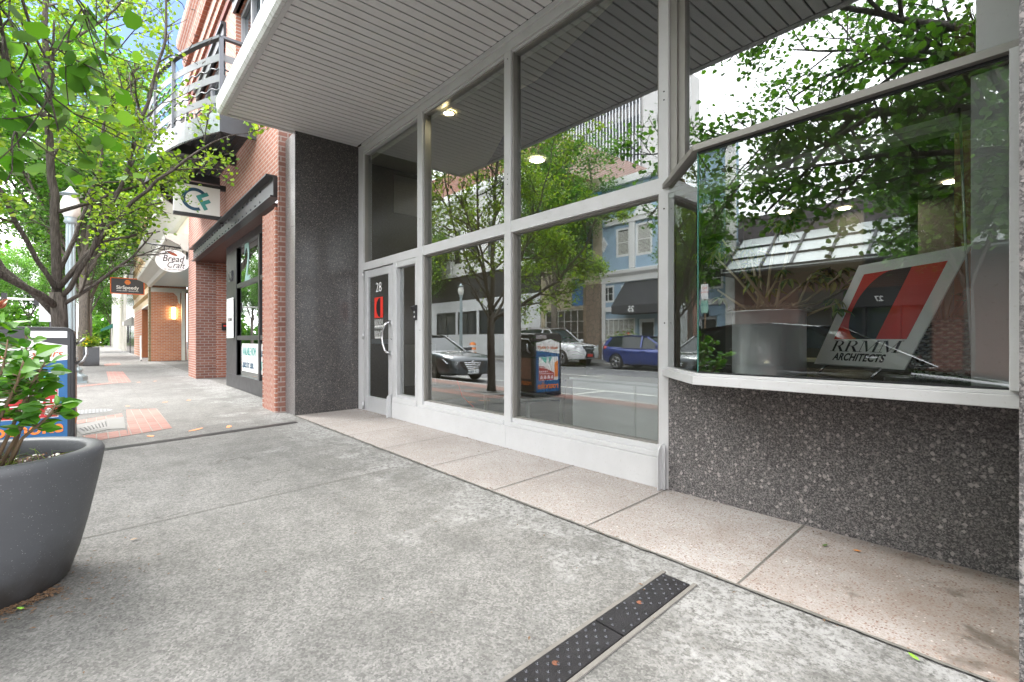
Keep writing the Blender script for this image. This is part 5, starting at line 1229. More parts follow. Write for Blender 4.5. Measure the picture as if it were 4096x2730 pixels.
# signs
e = empty('parking_sign', (-16, -.9, 0), 'grey back of a traffic sign on a dark pole behind the first trunk', 'sign')
c = onT(183, 1240, 13.0); MB().box(c.x-.01,c.x+.01,c.y-.13,c.y+.13,c.z-.32,c.z+.30).build('plate', M['satin'], e); MB().tube([(c.x-.03,c.y+.10,-.1),(c.x-.03,c.y+.10,c.z+.4)], .035, 8).build('pole', M['black'], e)
e = empty('parking_sign', (-9.9,-13.3,0), 'white and green parking signs stacked on a thin pole across the street', 'sign')
MB().tube([(-9.9,-13.3,-.1),(-9.9,-13.3,3.4)], .03, 8).build('pole', M['stem'], e)
MB().box(-10.05,-9.75,-13.27,-13.255,2.7,3.3).build('plate', M['board'], e); MB().box(-10.05,-9.75,-13.27,-13.255,2.15,2.65).build('plate', simple('green_white', (.30,.52,.42), .5), e)
text('NO', .14, (-9.9,-13.254,3.1), (-1,0,0), (0,0,1), M['red'], e); text('PARKING', .08, (-9.9,-13.254,2.95), (-1,0,0), (0,0,1), M['red'], e); text('2 HR', .13, (-9.9,-13.254,2.45), (-1,0,0), (0,0,1), M['teal'], e)
# traffic signal mast down the street
e = empty('traffic_signal', (-75,-1.0,0), 'traffic signal mast arm spanning the far junction', 'traffic light')
MB().tube([(-75,-1.9,-.1),(-75,-1.9,5.8)], .14, 10).build('pole', M['satin'], e); mb = MB(); mb.tube([(-75,-1.9,5.4),(-75,-12.5,5.6)], .11, 8); mb.build('mast_arm', M['white'], e)
for y in (-5.0, -7.5, -10.2):
    MB().box(-74.9,-74.6,y-.22,y+.22,4.9,6.1).build('signal_head', M['black'], e)
# flower tub by the thick trunk and metal tubs farther on
c = onG(362, 1464)
e = empty('flower_tub', (c.x,c.y,gz(c.y)), 'square dark tub of yellow and green flowers beside the thick trunk', 'planter')
mb = MB(); mb.prism([(c.x-.30,c.y-.24,gz(c.y)),(c.x+.30,c.y-.24,gz(c.y)),(c.x+.30,c.y+.30,gz(c.y)),(c.x-.30,c.y+.30,gz(c.y))], (0,0,.8)); mb.build('tub', M['planter'], e, bevel=.01)
P = np.array([(c.x+rr.gauss(0,.17), c.y+rr.gauss(0,.16), .80+abs(rr.gauss(0,.22))) for _ in range(700)]); leaf_cloud('foliage', P, .07, M['leaf_bright'], e)
P = np.array([(c.x+rr.gauss(.1,.12), c.y+rr.gauss(-.1,.12), .85+abs(rr.gauss(0,.15))) for _ in range(60)]); leaf_cloud('flowers', P, .07, leafmat('yellow_petal', [(.8,.6,.03),(.85,.7,.1)], .2), e)
for k, (px, py, lb) in enumerate(((510,1402,'square pale metal planter by the black stone shopfront'),(540,1392,'second square metal planter farther along the black stone shopfront') )):
    c = onG(px, py); e = empty('metal_planter', (c.x,c.y,gz(c.y)), lb, 'planter', 'metal planters by the dark shop')
    mb = MB(); g = gz(c.y); mb.prism([(c.x-.4,c.y-.4,g),(c.x+.4,c.y-.4,g),(c.x+.4,c.y+.4,g),(c.x-.4,c.y+.4,g)], (0,0,1.0)); mb.build('tub', M['satin'], e, bevel=.01)
    P = np.array([(c.x+rr.gauss(0,.2), c.y+rr.gauss(0,.2), g+1.0+abs(rr.gauss(0,.2))) for _ in range(200)]); leaf_cloud('foliage', P, .12, M['leaf_mid'], e)
# ---------------------------------------------------------------- things in the bay window and the room
SH = .882
mp_ = Vector((-1.215, 3.02, SH))
e = empty('metal_planter', mp_, 'shiny cylindrical steel planter with a flat rim on the bay window shelf', 'planter')
cm = NT('brushed_steel'); mpn = cm.n('Mapping'); mpn.inputs['Scale'].default_value = (9, 9, .25); cm.l(cm.pos(), mpn.inputs[0]); cm.col((.88,.91,.93)).rough(cm.math('MULTIPLY_ADD', cm.noise(6,4,.6,vec=mpn.outputs[0]), .25, .22)).set(Metallic=.6); cm.bump(cm.noise(3,3,.5,vec=mpn.outputs[0]), .15, .02)
MB().lathe([(.195,0),(.195,.355),(.222,.360),(.222,.366),(.19,.366),(.19,.33),(.001,.33)], mp_, 64).build('pot', cm.m, e)
mb = MB(); rr = random.Random(4)
for k in range(240):
    a = rr.random()*6.283; r_ = .19*math.sqrt(rr.random()); c = mp_ + Vector((r_*math.cos(a), r_*math.sin(a), .355+rr.random()*.02)); d = Vector((rr.gauss(0,1),rr.gauss(0,1),.3)).normalized()*.05
    mb.tube([c, c+d*.5+Vector((0,0,.022)), c+d+Vector((0,0,.004))], .0013, 3)
mb.build('moss', simple('dry_moss', (.42,.36,.26), .9, var=.3), e, kind='stuff')
sf = empty('umbrella_plant', mp_+Vector((0,0,.36)), 'variegated umbrella plant with pale bare branches in the steel planter', 'plant')
bm_, lm_ = MB(), MB()
tgt = [((2860,950),2.75),((2995,990),2.95),((3110,905),3.1),((3178,890),3.0),((3036,1105),2.8),((3112,1110),2.85),((3034,1030),3.15),((3245,1100),2.8),((3368,1095),2.9),((3320,1070),3.2),((3342,1215),2.75),((2845,1010),3.1),((2930,1000),3.2),((3440,1130),3.3),((2870,1160),2.9)]
for i, ((px, py), t_) in enumerate(tgt):
    q = onT(px, py, t_); a = mp_ + Vector((rr.uniform(-.06,.06), rr.uniform(-.06,.06), .36)); m = a.lerp(q, .5) + Vector((rr.uniform(-.02,.02),0,-.05 if q.z < 1.5 else .0))
    if q.y < 2.72: q.y = 2.74
    bm_.tube([a, m, q], [.010, .008, .005], 7)
    for c_i in range(3 if i < 14 else 1):
        c = q + Vector((rr.gauss(0,.035), rr.gauss(0,.03), rr.gauss(0,.03))); 
        if c.y < 2.74: c.y = 2.76
        bm_.tube([m.lerp(q,.8), c], .0022, 4); n = 7; tl = Vector((rr.gauss(0,.4), rr.gauss(0,.4), 1)).normalized(); u_ = tl.orthogonal().normalized(); v_ = tl.cross(u_)
        for k in range(n):
            an = 6.283*k/n; d = u_*math.cos(an) + v_*math.sin(an) - tl*.45; big_leaf(lm_, c+d*.008, d, tl, rr.uniform(.055,.085), .42, .35, False)
bm_.build('branches', M['stem_pale'], sf); lm_.build('leaves', M['leaf_var'], sf)
# ---- the practice's board
A_, B_, C_, D_ = Vector((-1.067,3.31,.935)), Vector((-.568,2.96,.935)), Vector((-.322,2.89,1.494)), Vector((-.821,3.24,1.494))
def sp(a, b, e=0.):                     # a,b in 0..1 on the board
    return A_ + (B_-A_)*a + (D_-A_)*b + SN*e
SN = (B_-A_).cross(D_-A_).normalized()
if SN.y > 0: SN = -SN
e = empty('display_sign', (A_+B_)/2, 'slanted white RRMM ARCHITECTS board with red and black emblem on a small easel', 'sign')
MB().prism([sp(0,0,-.008),sp(1,0,-.008),sp(1,1,-.008),sp(0,1,-.008)], SN*.008).build('board', simple('gloss_white_board', (.93,.94,.92), .3, var=.01), e, bevel=.001)
L0, L1, U0, U1 = .115, .885, .265, .90
def lp(a, b, k=1): return sp(L0+(L1-L0)*a, U0+(U1-U0)*b, .0008*k)
MB().poly([lp(0,0),lp(1,0),lp(1,1),lp(0,1)]).build('red_field', M['red'], e)
P = [lp(.62,1,2), lp(.62,0,2), lp(.33,0,2)] + [lp(.62-.50*math.sin(a)*1.0 if False else .40-.32*math.sin(a), .5-.5*math.cos(a),2) for a in [math.pi*k/18 for k in range(1,18)]] + [lp(.47,1,2)]
MB().poly(P).build('black_arc', M['ink'], e)
mb = MB(); W_ = (B_-A_).length; Hh = (D_-A_).length
serif_text(mb, 'RRMM', lambda u, v, q: sp(.14+u, .142+v, .001+q), .74, .108); mb.build('serif_lettering', M['ink'], e)
XD = (B_-A_).normalized(); UD = ((D_-A_) - XD*((D_-A_).dot(XD))).normalized(); shx = (D_-A_).dot(XD)/((D_-A_).dot(UD))
ND = XD.cross(UD)
cu = bpy.data.curves.new('t','FONT'); cu.body = 'ARCHITECTS'; cu.size = .056; cu.offset = .0018; cu.extrude = .0004; cu.align_x = 'CENTER'; cu.space_character = 1.06
tt = bpy.data.objects.new('t', cu); COL.objects.link(tt); bpy.context.view_layer.update(); me = bpy.data.meshes.new_from_object(tt.evaluated_get(bpy.context.evaluated_depsgraph_get())); bpy.data.objects.remove(tt)
o0 = sp(.50, .055, .0016)
for v in me.vertices:
    x, y, z = v.co; v.co = o0 + XD*(x*1.0 + y*shx*.85) + UD*y + (ND if ND.dot(SN) > 0 else -ND)*z
me.materials.clear(); me.materials.append(M['ink']); o = bpy.data.objects.new('sans_lettering', me); COL.objects.link(o); o.parent = e; o.matrix_parent_inverse = e.matrix_basis.inverted()
es = empty('easel', (A_+B_)/2, 'small chrome footed easel under the slanted white board', 'stand')
mb = MB(); a, b = sp(.12,-.0,.012), sp(.78,-.0,.012); mb.bar(a, b, .02, .006); mb.build('ledge', M['satin'], es)
for f in (.18, .80):
    a = sp(f,0,.004); MB().tube([a, a + SN*.035 + Vector((-.015,0,-(a.z-SH)))], [.007,.007], 8).build('foot', M['chrome'], es)
mb = MB(); a = sp(.5,.45,-.012); mb.tube([a, Vector((a.x+.12,a.y+.18,SH))], .008, 6); mb.build('back_leg', M['black'], es)
# basket with plant
bc = Vector((-.475, 3.33, SH))
e = empty('woven_basket', bc, 'round grey and white woven basket on the shelf right of the board', 'basket')
mb = MB(); n = 48
mb.lathe([(.105,0),(.125,.06),(.135,.15),(.135,.24),(.125,.30),(.12,.30),(.12,.25),(.001,.25)], bc, n); mb.build('liner', simple('basket_base', (.16,.12,.08), .9), e)
mb = MB(); wv = simple('basket_weave', (.80,.82,.76), .8, var=.2, sc=60)
for j in range(15):
    z = .012+j*.0198; r_ = .108+.03*math.sin(min(1, z/.2)*1.57) if z < .2 else .138-.012*(z-.2)/.1
    mb.tube([bc+Vector(((r_+.004*math.sin(i*3.14159+j*3.14159))*math.cos(6.283*i/72), (r_+.004*math.sin(i*3.14159+j*3.14159))*math.sin(6.283*i/72), z+.003*math.sin(i*2.1))) for i in range(73)], .006, 5)
mb.build('weave', wv, e)
mb = MB(); sk = simple('basket_dark', (.06,.05,.045), .9)
for j in range(15):
    for i in range(36):
        if (i + j) % 2: a = 6.283*i/36; z = .012+j*.0198; r_ = (.108+.03*math.sin(min(1, z/.2)*1.57) if z < .2 else .138-.012*(z-.2)/.1)+.0095; c = bc+Vector((r_*math.cos(a), r_*math.sin(a), z)); t_ = Vector((-math.sin(a), math.cos(a), 0))*.0085; mb.poly([c-t_-Vector((0,0,.0045)), c+t_-Vector((0,0,.0045)), c+t_+Vector((0,0,.0045)), c-t_+Vector((0,0,.0045))])
mb.build('dark_strands', sk, e, kind='stuff')
fg = empty('leafy_houseplant', bc+Vector((0,0,.25)), 'dark leaved houseplant growing out of the woven basket', 'plant')
mb, st = MB(), MB()
for k in range(26):
    a = rr.random()*6.283; q = bc+Vector((math.cos(a)*rr.uniform(.05,.2), abs(math.sin(a))*rr.uniform(.0,.2)-.04, rr.uniform(.30,.60))); st.tube([bc+Vector((0,0,.25)), q], [.004,.002], 4); big_leaf(mb, q, Vector((math.cos(a),math.sin(a),.2)), (0,0,1), rr.uniform(.07,.12), .45, .3, False)
mb.build('leaves', M['leaf_dark'], fg); st.build('stems', M['stem'], fg)
# cord hanging at the right jamb
MB().tube([(-.36,2.9,2.1),(-.345,2.9,1.6),(-.33,2.9,1.2),(-.32,2.9,1.0)], .005, 6).build('blind_cord', M['satin'], label='thin grey blind cord hanging inside the right end of the bay', cat='cord')
# potted plant in the room
c = Vector((-6.0, 6.1, .03)); e = empty('potted_plant', c, 'broad leaved plant in a dark blue pot on the office floor', 'plant')
MB().lathe([(.15,0),(.18,.05),(.19,.34),(.20,.36),(.17,.36),(.17,.32),(.001,.32)], c, 28).build('pot', simple('navy_glaze', (.012,.02,.06), .2), e)
mb, st = MB(), MB()
for k in range(24):
    a = rr.random()*6.283; q = c + Vector((math.cos(a)*rr.uniform(.1,.38), math.sin(a)*rr.uniform(.1,.35), rr.uniform(.6,1.1))); st.tube([c+Vector((0,0,.3)), (c+q)/2+Vector((0,0,.28)), q], [.008,.006,.004], 5); big_leaf(mb, q, Vector((math.cos(a),math.sin(a),.3)), (0,0,1), rr.uniform(.18,.28), .4, .4, False)
mb.build('leaves', M['leaf_mid'], e); st.build('stems', M['stem'], e)
# low frame stand with cables, pale cabinet
e = empty('low_stand', (-4.4, 4.1, .03), 'low chrome framed equipment stand with loose cables behind the centre pane', 'stand')
mb = MB(); X0, X1, Y0, Y1 = -4.75,-3.98,3.62,4.15
for x in (X0,X1):
    for y in (Y0,Y1): mb.box(x-.015,x+.015,y-.015,y+.015,.03,.40)
mb.box(X0-.015,X1+.015,Y0-.016,Y0+.016,.385,.415); mb.box(X0-.015,X1+.015,Y1-.016,Y1+.016,.385,.415); mb.box(X0-.016,X0+.016,Y0,Y1,.386,.414); mb.box(X1-.016,X1+.016,Y0,Y1,.386,.414)
mb.build('frame', M['satin'], e); MB().box(X0+.017,X1-.017,Y0+.017,Y1-.017,.395,.402).build('top', simple('smoked_top', (.06,.065,.07), .15), e)
for k in range(5):
    P = [(X1-.35+.15*math.cos(q*.9+k)+.03*k, Y0+.2+.1*math.sin(q*1.3+k), .06+.02*(q%3)) for q in range(9)]; MB().tube(P, .006, 5).build('cable', M['board'] if k < 3 else M['black'], e)
e = empty('cabinet', (-3.0, 4.4, .03), 'pale low cabinet standing behind the right hand lower pane', 'cabinet')
MB().box(-3.80,-2.1,4.15,4.7,.03,.63).build('carcass', simple('pale_green_white', (.62,.66,.62), .4), e, bevel=.004); MB().box(-3.83,-2.07,4.12,4.73,.63,.655).build('top', M['board'], e, bevel=.003)
for x in (-3.79,-2.93): MB().box(x,x+.84,4.135,4.149,.08,.61).build('door', M['board'], e, bevel=.002)
MB().tube([(-4.9,3.3,.6),(-4.86,3.35,.4),(-4.7,3.5,.2),(-4.4,3.5,.05),(-4.15,3.4,.045)], .004, 5).build('red_cable', M['red'], label='thin red cable trailing to the floor behind the left pane', cat='cable')
e = empty('desk', (-2.6, 8.6, .03), 'office desk with a screen deep inside the room', 'desk')
MB().box(-3.6,-1.8,8.3,9.1,.74,.78).build('top', M['beige'], e)
for x in (-3.55,-1.9):
    MB().box(x,x+.05,8.35,9.05,.03,.74).build('leg', M['satin'], e)
MB().box(-3.0,-2.4,8.7,8.74,.95,1.3).build('screen', M['black_gloss'], e)
# ---------------------------------------------------------------- across the street (mirrored in the glass)
GM, GBY = GY, 2.645
def rm(px, py, y, g=GM):                 # pixel seen in the glass -> (x, z) on the real plane y
    p = onY(px, py, 2*g - y); return p.x, p.z
FYW = -16.6
def fbox(mb, x0, x1, z0, z1, out=0., back=.25): mb.box(x0, x1, FYW - back, FYW + out, z0, z1)
# pale blue shop
PB = empty('blue_shop', (-14, FYW, -.1), 'pale blue stucco shop with white trim and a dark awning numbered 25', 'building')
BXL, BXR = rm(2410,1360,FYW)[0], rm(2945,1360,FYW,GBY)[0]
sky_blue = simple('pale_blue_stucco', (.31,.44,.55), .8, var=.10, sc=1.5)
def R4(px0, px1, py0, py1, g=GM):
    xa, za = rm(px0, (py0+py1)/2, FYW, g); xb, _ = rm(px1, (py0+py1)/2, FYW, g); zt = rm((px0+px1)/2, py0, FYW, g)[1]; zb = rm((px0+px1)/2, py1, FYW, g)[1]; return xa, xb, zb, zt
W1 = R4(2466,2520,914,1027); W2 = R4(2545,2608,890,1019); W3 = R4(2407,2457,1144,1211); W4 = R4(2485,2537,1140,1207); W5 = R4(2410,2541,1274,1345); W6 = R4(2812,2893,1068,1158,GBY)
W7 = (W6[0], W6[1], W1[2], W1[3]); DX = rm(2550,1300,FYW)[0]
holes = [W1,W2,W3,W4,(W5[0],W5[1],.7,W5[3]),W6,W7,(DX,DX+1.1,-.1,2.25),(BXR-1.9,BXR-.9,-.1,2.2)]
mb = MB(); wall_with_holes(mb, BXL, BXR, -.12, 10.2, FYW-.25, holes); mb.build('wall', sky_blue, PB)
for h, c, r_ in ((W1,1,2),(W2,1,2),(W3,2,2),(W4,2,2),(holes[4],6,5),(W6,2,2),(W7,1,2)): window(PB, *h, FYW-.02, 1, M['white'], c, r_, .11 if h is not holes[4] else .09, None, .035, h in (W1,W2,W7,holes[4]))
zc = rm(2400,1110,FYW)[1]
mb = MB(); mb.prism([(BXL,FYW+p,z) for p, z in ((0,zc-.45),(.10,zc-.42),(.12,zc-.12),(.28,zc+.05),(.30,zc+.22),(0,zc+.30))], (BXR-BXL,0,0)); mb.build('belt_cornice', M['white'], PB)
mb = MB(); mb.box(BXL+.3,BXR,FYW,FYW+.12,2.72,2.98); mb.box(BXL,BXL+.25,FYW,FYW+.07,-.1,zc-.45); mb.box(BXR-.45,BXR,FYW,FYW+.10,-.1,10.3)
xm = (W1[1]+W2[0])/2; mb.box(xm-.18,xm+.18,FYW,FYW+.14,zc+.3,W1[3]+.25); mb.box(W1[0]-.7,W2[1]+.7,FYW,FYW+.18,W1[3]+.25,W1[3]+.50); mb.box(W1[0]-.75,W2[1]+.75,FYW,FYW+.25,W1[3]+.50,W1[3]+.60)
mb.prism([(W2[0]-.1,FYW,W1[3]+.62),(W2[1]+.3,FYW,W1[3]+.62),((W2[0]+W2[1])/2+.1,FYW,W1[3]+1.5)], (0,.15,0)); mb.box(BXL,BXR,FYW,FYW+.3,9.9,10.3)
each(mb, 'white_trim', M['white'], PB)
dx, dz = rm(2416,981,FYW); s_ = .45; mb = MB().prism([(dx-s_*.6,FYW,dz),(dx,FYW,dz-s_),(dx+s_*.6,FYW,dz),(dx,FYW,dz+s_)], (0,.04,0)); mb.build('diamond', M['white'], PB)
aw0, aw1 = rm(2495,1200,FYW)[0]+.1, rm(2495,1200,FYW)[0]+3.0
MB().prism([(aw0,FYW,4.35),(aw0,FYW+1.25,2.95),(aw0,FYW+1.25,2.50),(aw0,FYW,2.50)], (aw1-aw0,0,0)).build('awning', simple('dark_canvas', (.045,.046,.052), .85), PB)
text('25', .42, ((aw0+aw1)/2-.15, FYW+1.256, 2.60), (-1,0,0), (0,0,1), M['board'], PB, 'awning_number', off=.008)
d_ = child_empty('door', PB); MB().box(DX,DX+1.1,FYW-.25,FYW-.19,-.1,2.25).build('leaf', M['white'], d_); MB().box(DX+.18,DX+.92,FYW-.188,FYW-.18,.3,2.05).build('glass', M['far_pane'], d_)
d_ = child_empty('door', PB); MB().box(BXR-1.9,BXR-.9,FYW-.25,FYW-.19,-.1,2.2).build('leaf', M['white'], d_); MB().box(BXR-1.75,BXR-1.05,FYW-.188,FYW-.18,.3,2.05).build('glass', M['far_pane'], d_)
MB().box(W6[0]+.1,W6[0]+.28,FYW,FYW+.16,2.15,2.5).build('lantern', M['black'], PB)
# skylight building
KB = empty('skylight_building', (-4, FYW, -.1), 'low dark brick building with a long slanted glass skylight and number 27 door', 'building')
KX0, KX1 = BXR, 1.5
db = brickmat('dark_brick', (.13,.055,.04), (.18,.08,.055), (.16,.13,.12))
mb = MB(); wall_with_holes(mb, KX0, KX1+4, -.12, 4.0, FYW-.1, [(-7.6,-3.4,-.1,3.0)]); mb.build('wall', db, KB)
MB().box(-7.6,-3.4,FYW-.4,FYW-.3,-.1,3.0).build('glazed_entrance', M['far_pane'], KB)
mb = MB()
for x in (-7.6,-6.5,-5.45,-4.4,-3.5): mb.box(x,x+.1,FYW-.32,FYW-.05,-.1,3.0)
mb.box(-7.6,-3.4,FYW-.06,FYW+.1,2.3,3.0); each(mb, 'entrance_frame', M['black'], KB)
text('27', .26, (-4.9, FYW+.105, 2.50), (-1,0,0), (0,0,1), M['board'], KB, 'number', off=.008)
p0, z0_, p1, z1_ = -15.0, 3.95, -16.8, 5.55
mb = MB(); mb.prism([(KX0+.2,p0,z0_),(KX0+.2,p1,z1_),(KX0+.2,p1-.05,z1_-.06),(KX0+.2,p0,z0_-.06)], (KX1-KX0,0,0)); mb.build('skylight_glazing', simple('frosted_skylight', (.66,.72,.70), .25), KB)
mb = MB(); x = -7.36-1.2*1
xs = [KX0+.2,-8.5,-7.36,-6.1,-4.9,-3.8,-2.6,-1.4,-.2,1.0,KX1]
for x in xs: mb.bar((x,p0,z0_+.03),(x,p1,z1_+.03), .09, .09)
for f in (0,.33,.66,1): mb.bar((KX0+.2,p0+(p1-p0)*f,z0_+(z1_-z0_)*f+.04),(KX1+.2,p0+(p1-p0)*f,z0_+(z1_-z0_)*f+.04), .07, .07)
each(mb, 'skylight_bar', M['steel'], KB)
MB().box(KX0,KX1+4,-17.2,-16.75,5.5,6.5).build('fascia', simple('brown_metal', (.10,.085,.09), .6), KB)
MB().box(KX0,KX1+4,-16.8,-15.0,3.82,3.9).build('lower_ledge', M['steel'], KB)
MB().box(KX0,KX1+4,-24,-17.2,-.1,6.3).build('rear_block', db, KB)
# small brick building right of it
e = empty('brick_annex', (9, FYW, -.1), 'two storey red brick building at the near end of the far row', 'building')
mb = MB(); hs = [(6.5+k*2.4,7.7+k*2.4,4.2,6.2) for k in range(6)] + [(6.5+k*2.4,8.3+k*2.4,.5,2.8) for k in range(6)]; wall_with_holes(mb, 5.5, 26, -.12, 8.5, FYW-.1, hs); mb.build('wall', M['brick'], e)
for h in hs: window(e, *h, FYW-.02, 1, M['white'], 1, 2, .08)
# narrow tan building with blue cornice
NX = BXL - 5.2
e = empty('tan_building', (BXL-2.5, FYW, -.1), 'narrow tan brick building with a blue cornice and rough stone pier', 'building')
hs = [(BXL-1.7,BXL-.7,5.6,8.0),(BXL-4.6,BXL-3.3,5.6,8.0),(NX+.3,BXL-1.4,.1,3.0)]
mb = MB(); wall_with_holes(mb, NX, BXL, -.12, 10.8, FYW-.2, hs); mb.build('wall', brickmat('tan_brick', (.50,.42,.28), (.56,.48,.33), (.5,.46,.38)), e)
for h in hs[:2]: window(e, *h, FYW-.02, 1, simple('blue_frame', (.08,.22,.36), .5), 2, 3, .10)
window(e, *hs[2], FYW-.05, 1, M['trim'], 6, 4, .08)
MB().prism([(NX,FYW,9.2),(NX,FYW+.4,9.5),(NX,FYW+.45,9.8),(NX,FYW,9.9)], (BXL-NX,0,0)).build('blue_cornice', simple('cornice_blue', (.10,.28,.42), .6), e)
rs = NT('rubble_stone'); v_ = rs.vor(3.2,'F1','Color'); rs.col(rs.mix(.5, rs.mix(rs.math('LESS_THAN', rs.vor(3.2,'DISTANCE_TO_EDGE'), .03), (.24,.18,.13), (.06,.05,.04)), rs.noise(4), 'OVERLAY')).rough(.9)
MB().box(BXL-1.3,BXL-.02,FYW-.1,FYW+.25,-.1,4.4).build('stone_pier', rs.m, e)
MB().box(BXL-2.4,BXL-1.4,FYW,FYW+.06,3.2,4.9).build('blue_banner', simple('banner_blue', (.03,.16,.36), .6), e)
# wrapped shop with white ornate upper floor
TX0, TX1 = -40.0, NX - .1
e = empty('wrapped_shop', (-31, FYW, -.1), 'shop under construction wrapped in printed white sheet below an ornate white upper floor', 'building')
wsheet = simple('white_house_wrap', (.66,.68,.68), .5, var=.1, sc=2)
wx = [(-37.2,-34.2,1.5,3.4),(-33.9,-31.2,1.5,3.4),(-30.9,-27.5,1.5,3.4)]
mb = MB(); wall_with_holes(mb, TX0, TX1, -.12, 4.3, FYW-.2, wx); mb.build('sheeted_wall', wsheet, e)
for h in wx: window(e, *h, FYW-.02, 1, M['steel'], 2, 1, .10)
MB().box(TX0,TX1,FYW-.2,FYW+.05,4.3,6.3).build('black_band', simple('tar_black', (.03,.03,.032), .8, var=.5), e)
for x, z in ((-38.6,3.1),(-38.6,2.2),(-29.2,.9),(-32,.9),(-35.2,.9),(-36,3.9),(-30,3.9)): text('Tyvek', .50, (x, FYW+.004, z-.12), (-1,0,0), (0,0,1), simple('wrap_print', (.10,.24,.42), .6), e, 'wrap_print', off=.01)
mb = MB(); hs = [(TX0+.8+k*2.3,TX0+2.0+k*2.3,7.3,10.3) for k in range(7)]; wall_with_holes(mb, TX0, TX1, 6.3, 13.4, FYW-.2, hs); mb.build('ornate_wall', M['white'], e)
for h in hs: window(e, *h, FYW-.06, 1, M['trim'], 1, 2, .12)
mb = MB()
for x0_, x1_ in [(TX0+.2+k*2.3,TX0+.6+k*2.3) for k in range(8)]: mb.box(x0_,x1_,FYW,FYW+.12,6.5,11.4)
mb.prism([(TX0,FYW,11.6),(TX0,FYW+.2,11.7),(TX0,FYW+.3,12.1),(TX0,FYW+.6,12.5),(TX0,FYW+.6,12.8),(TX0,FYW,12.9)], (TX1-TX0,0,0)); mb.box(TX0,TX1,FYW,FYW+.15,10.9,11.2); mb.box(TX0,TX1,FYW,FYW+.2,6.3,6.6)
for k in range(40): mb.box(TX0+.2+k*.42,TX0+.4+k*.42,FYW+.05,FYW+.35,11.35,11.6)
each(mb, 'moulding', M['white'], e)
MB().box(TX0,TX1,-30,FYW-.2,13.0,15.5).build('brick_penthouse', M['brick'], e)
# more of the far row
e = empty('brick_warehouse', (-55, FYW, -.1), 'three storey red brick building left of the wrapped shop', 'building')
mb = MB(); hs = [(-69+k*3,-67.4+k*3,z,z+2.2) for k in range(9) for z in (1,5,9)]; wall_with_holes(mb, -70, TX0-.05, -.12, 13, FYW-.1, hs); mb.build('wall', M['brick'], e)
for h in hs: MB().box(h[0],h[1],FYW-.3,FYW-.25,h[2],h[3]).build('window', M['far_pane'], e)
# office tower behind
e = empty('office_tower', (-57, -62, 0), 'tall pale office tower with dark vertical fins beyond the far row', 'building')
MB().box(-68,-47,-80,-62,0,50).build('body', simple('tower_concrete', (.58,.57,.55), .8), e)
mb = MB()
for k in range(6): mb.box(-67.5,-47.5,-62.0,-61.9,22+k*4.6,24.6+k*4.6)
each(mb, 'window_band', M['far_pane'], e); mb = MB()
for k in range(30): mb.box(-67.6+k*.69,-67.4+k*.69,-61.95,-61.6,20,49)
each(mb, 'fin', M['satin'], e)
MB().box(-60,-10,-45,-40,0,6).build('distant_wall', M['brick'], label='long low brick block behind the far row of shops', cat='building')
# orange barrel
e = empty('traffic_barrel', (-27.5,-13.5,-.1), 'orange plastic traffic barrel in front of the wrapped shop', 'barrel')
MB().lathe([(.30,0),(.29,.1),(.25,.12),(.23,.9),(.10,1.0),(.001,1.0)], (-27.5,-13.5,-.1), 20).build('body', M['orange'], e); mb = MB()
mb.lathe([(.254,.35),(.250,.5)], (-27.5,-13.5,-.1), 20); mb.lathe([(.248,.65),(.244,.8)], (-27.5,-13.5,-.1), 20); each(mb, 'stripe', M['board'], e)
# flower bed at the far kerb
e = empty('flower_pot', (-15.3,-14.2,-.1), 'round pot of red and green flowers at the far kerb by the blue shop', 'planter')
MB().lathe([(.3,0),(.42,.5),(.45,.55),(.001,.5)], (-15.3,-14.2,-.1), 20).build('pot', M['planter'], e)
P = RNG.normal(size=(1500,3))*np.array([.4,.4,.25])+np.array([-15.3,-14.2,.85]); leaf_cloud('foliage', P, .10, M['leaf_bright'], e)
P = RNG.normal(size=(90,3))*np.array([.35,.35,.2])+np.array([-15.3,-14.1,1.05]); leaf_cloud('flowers', P, .09, leafmat('red_petal', [(.7,.03,.02),(.6,.05,.04)], .2), e)

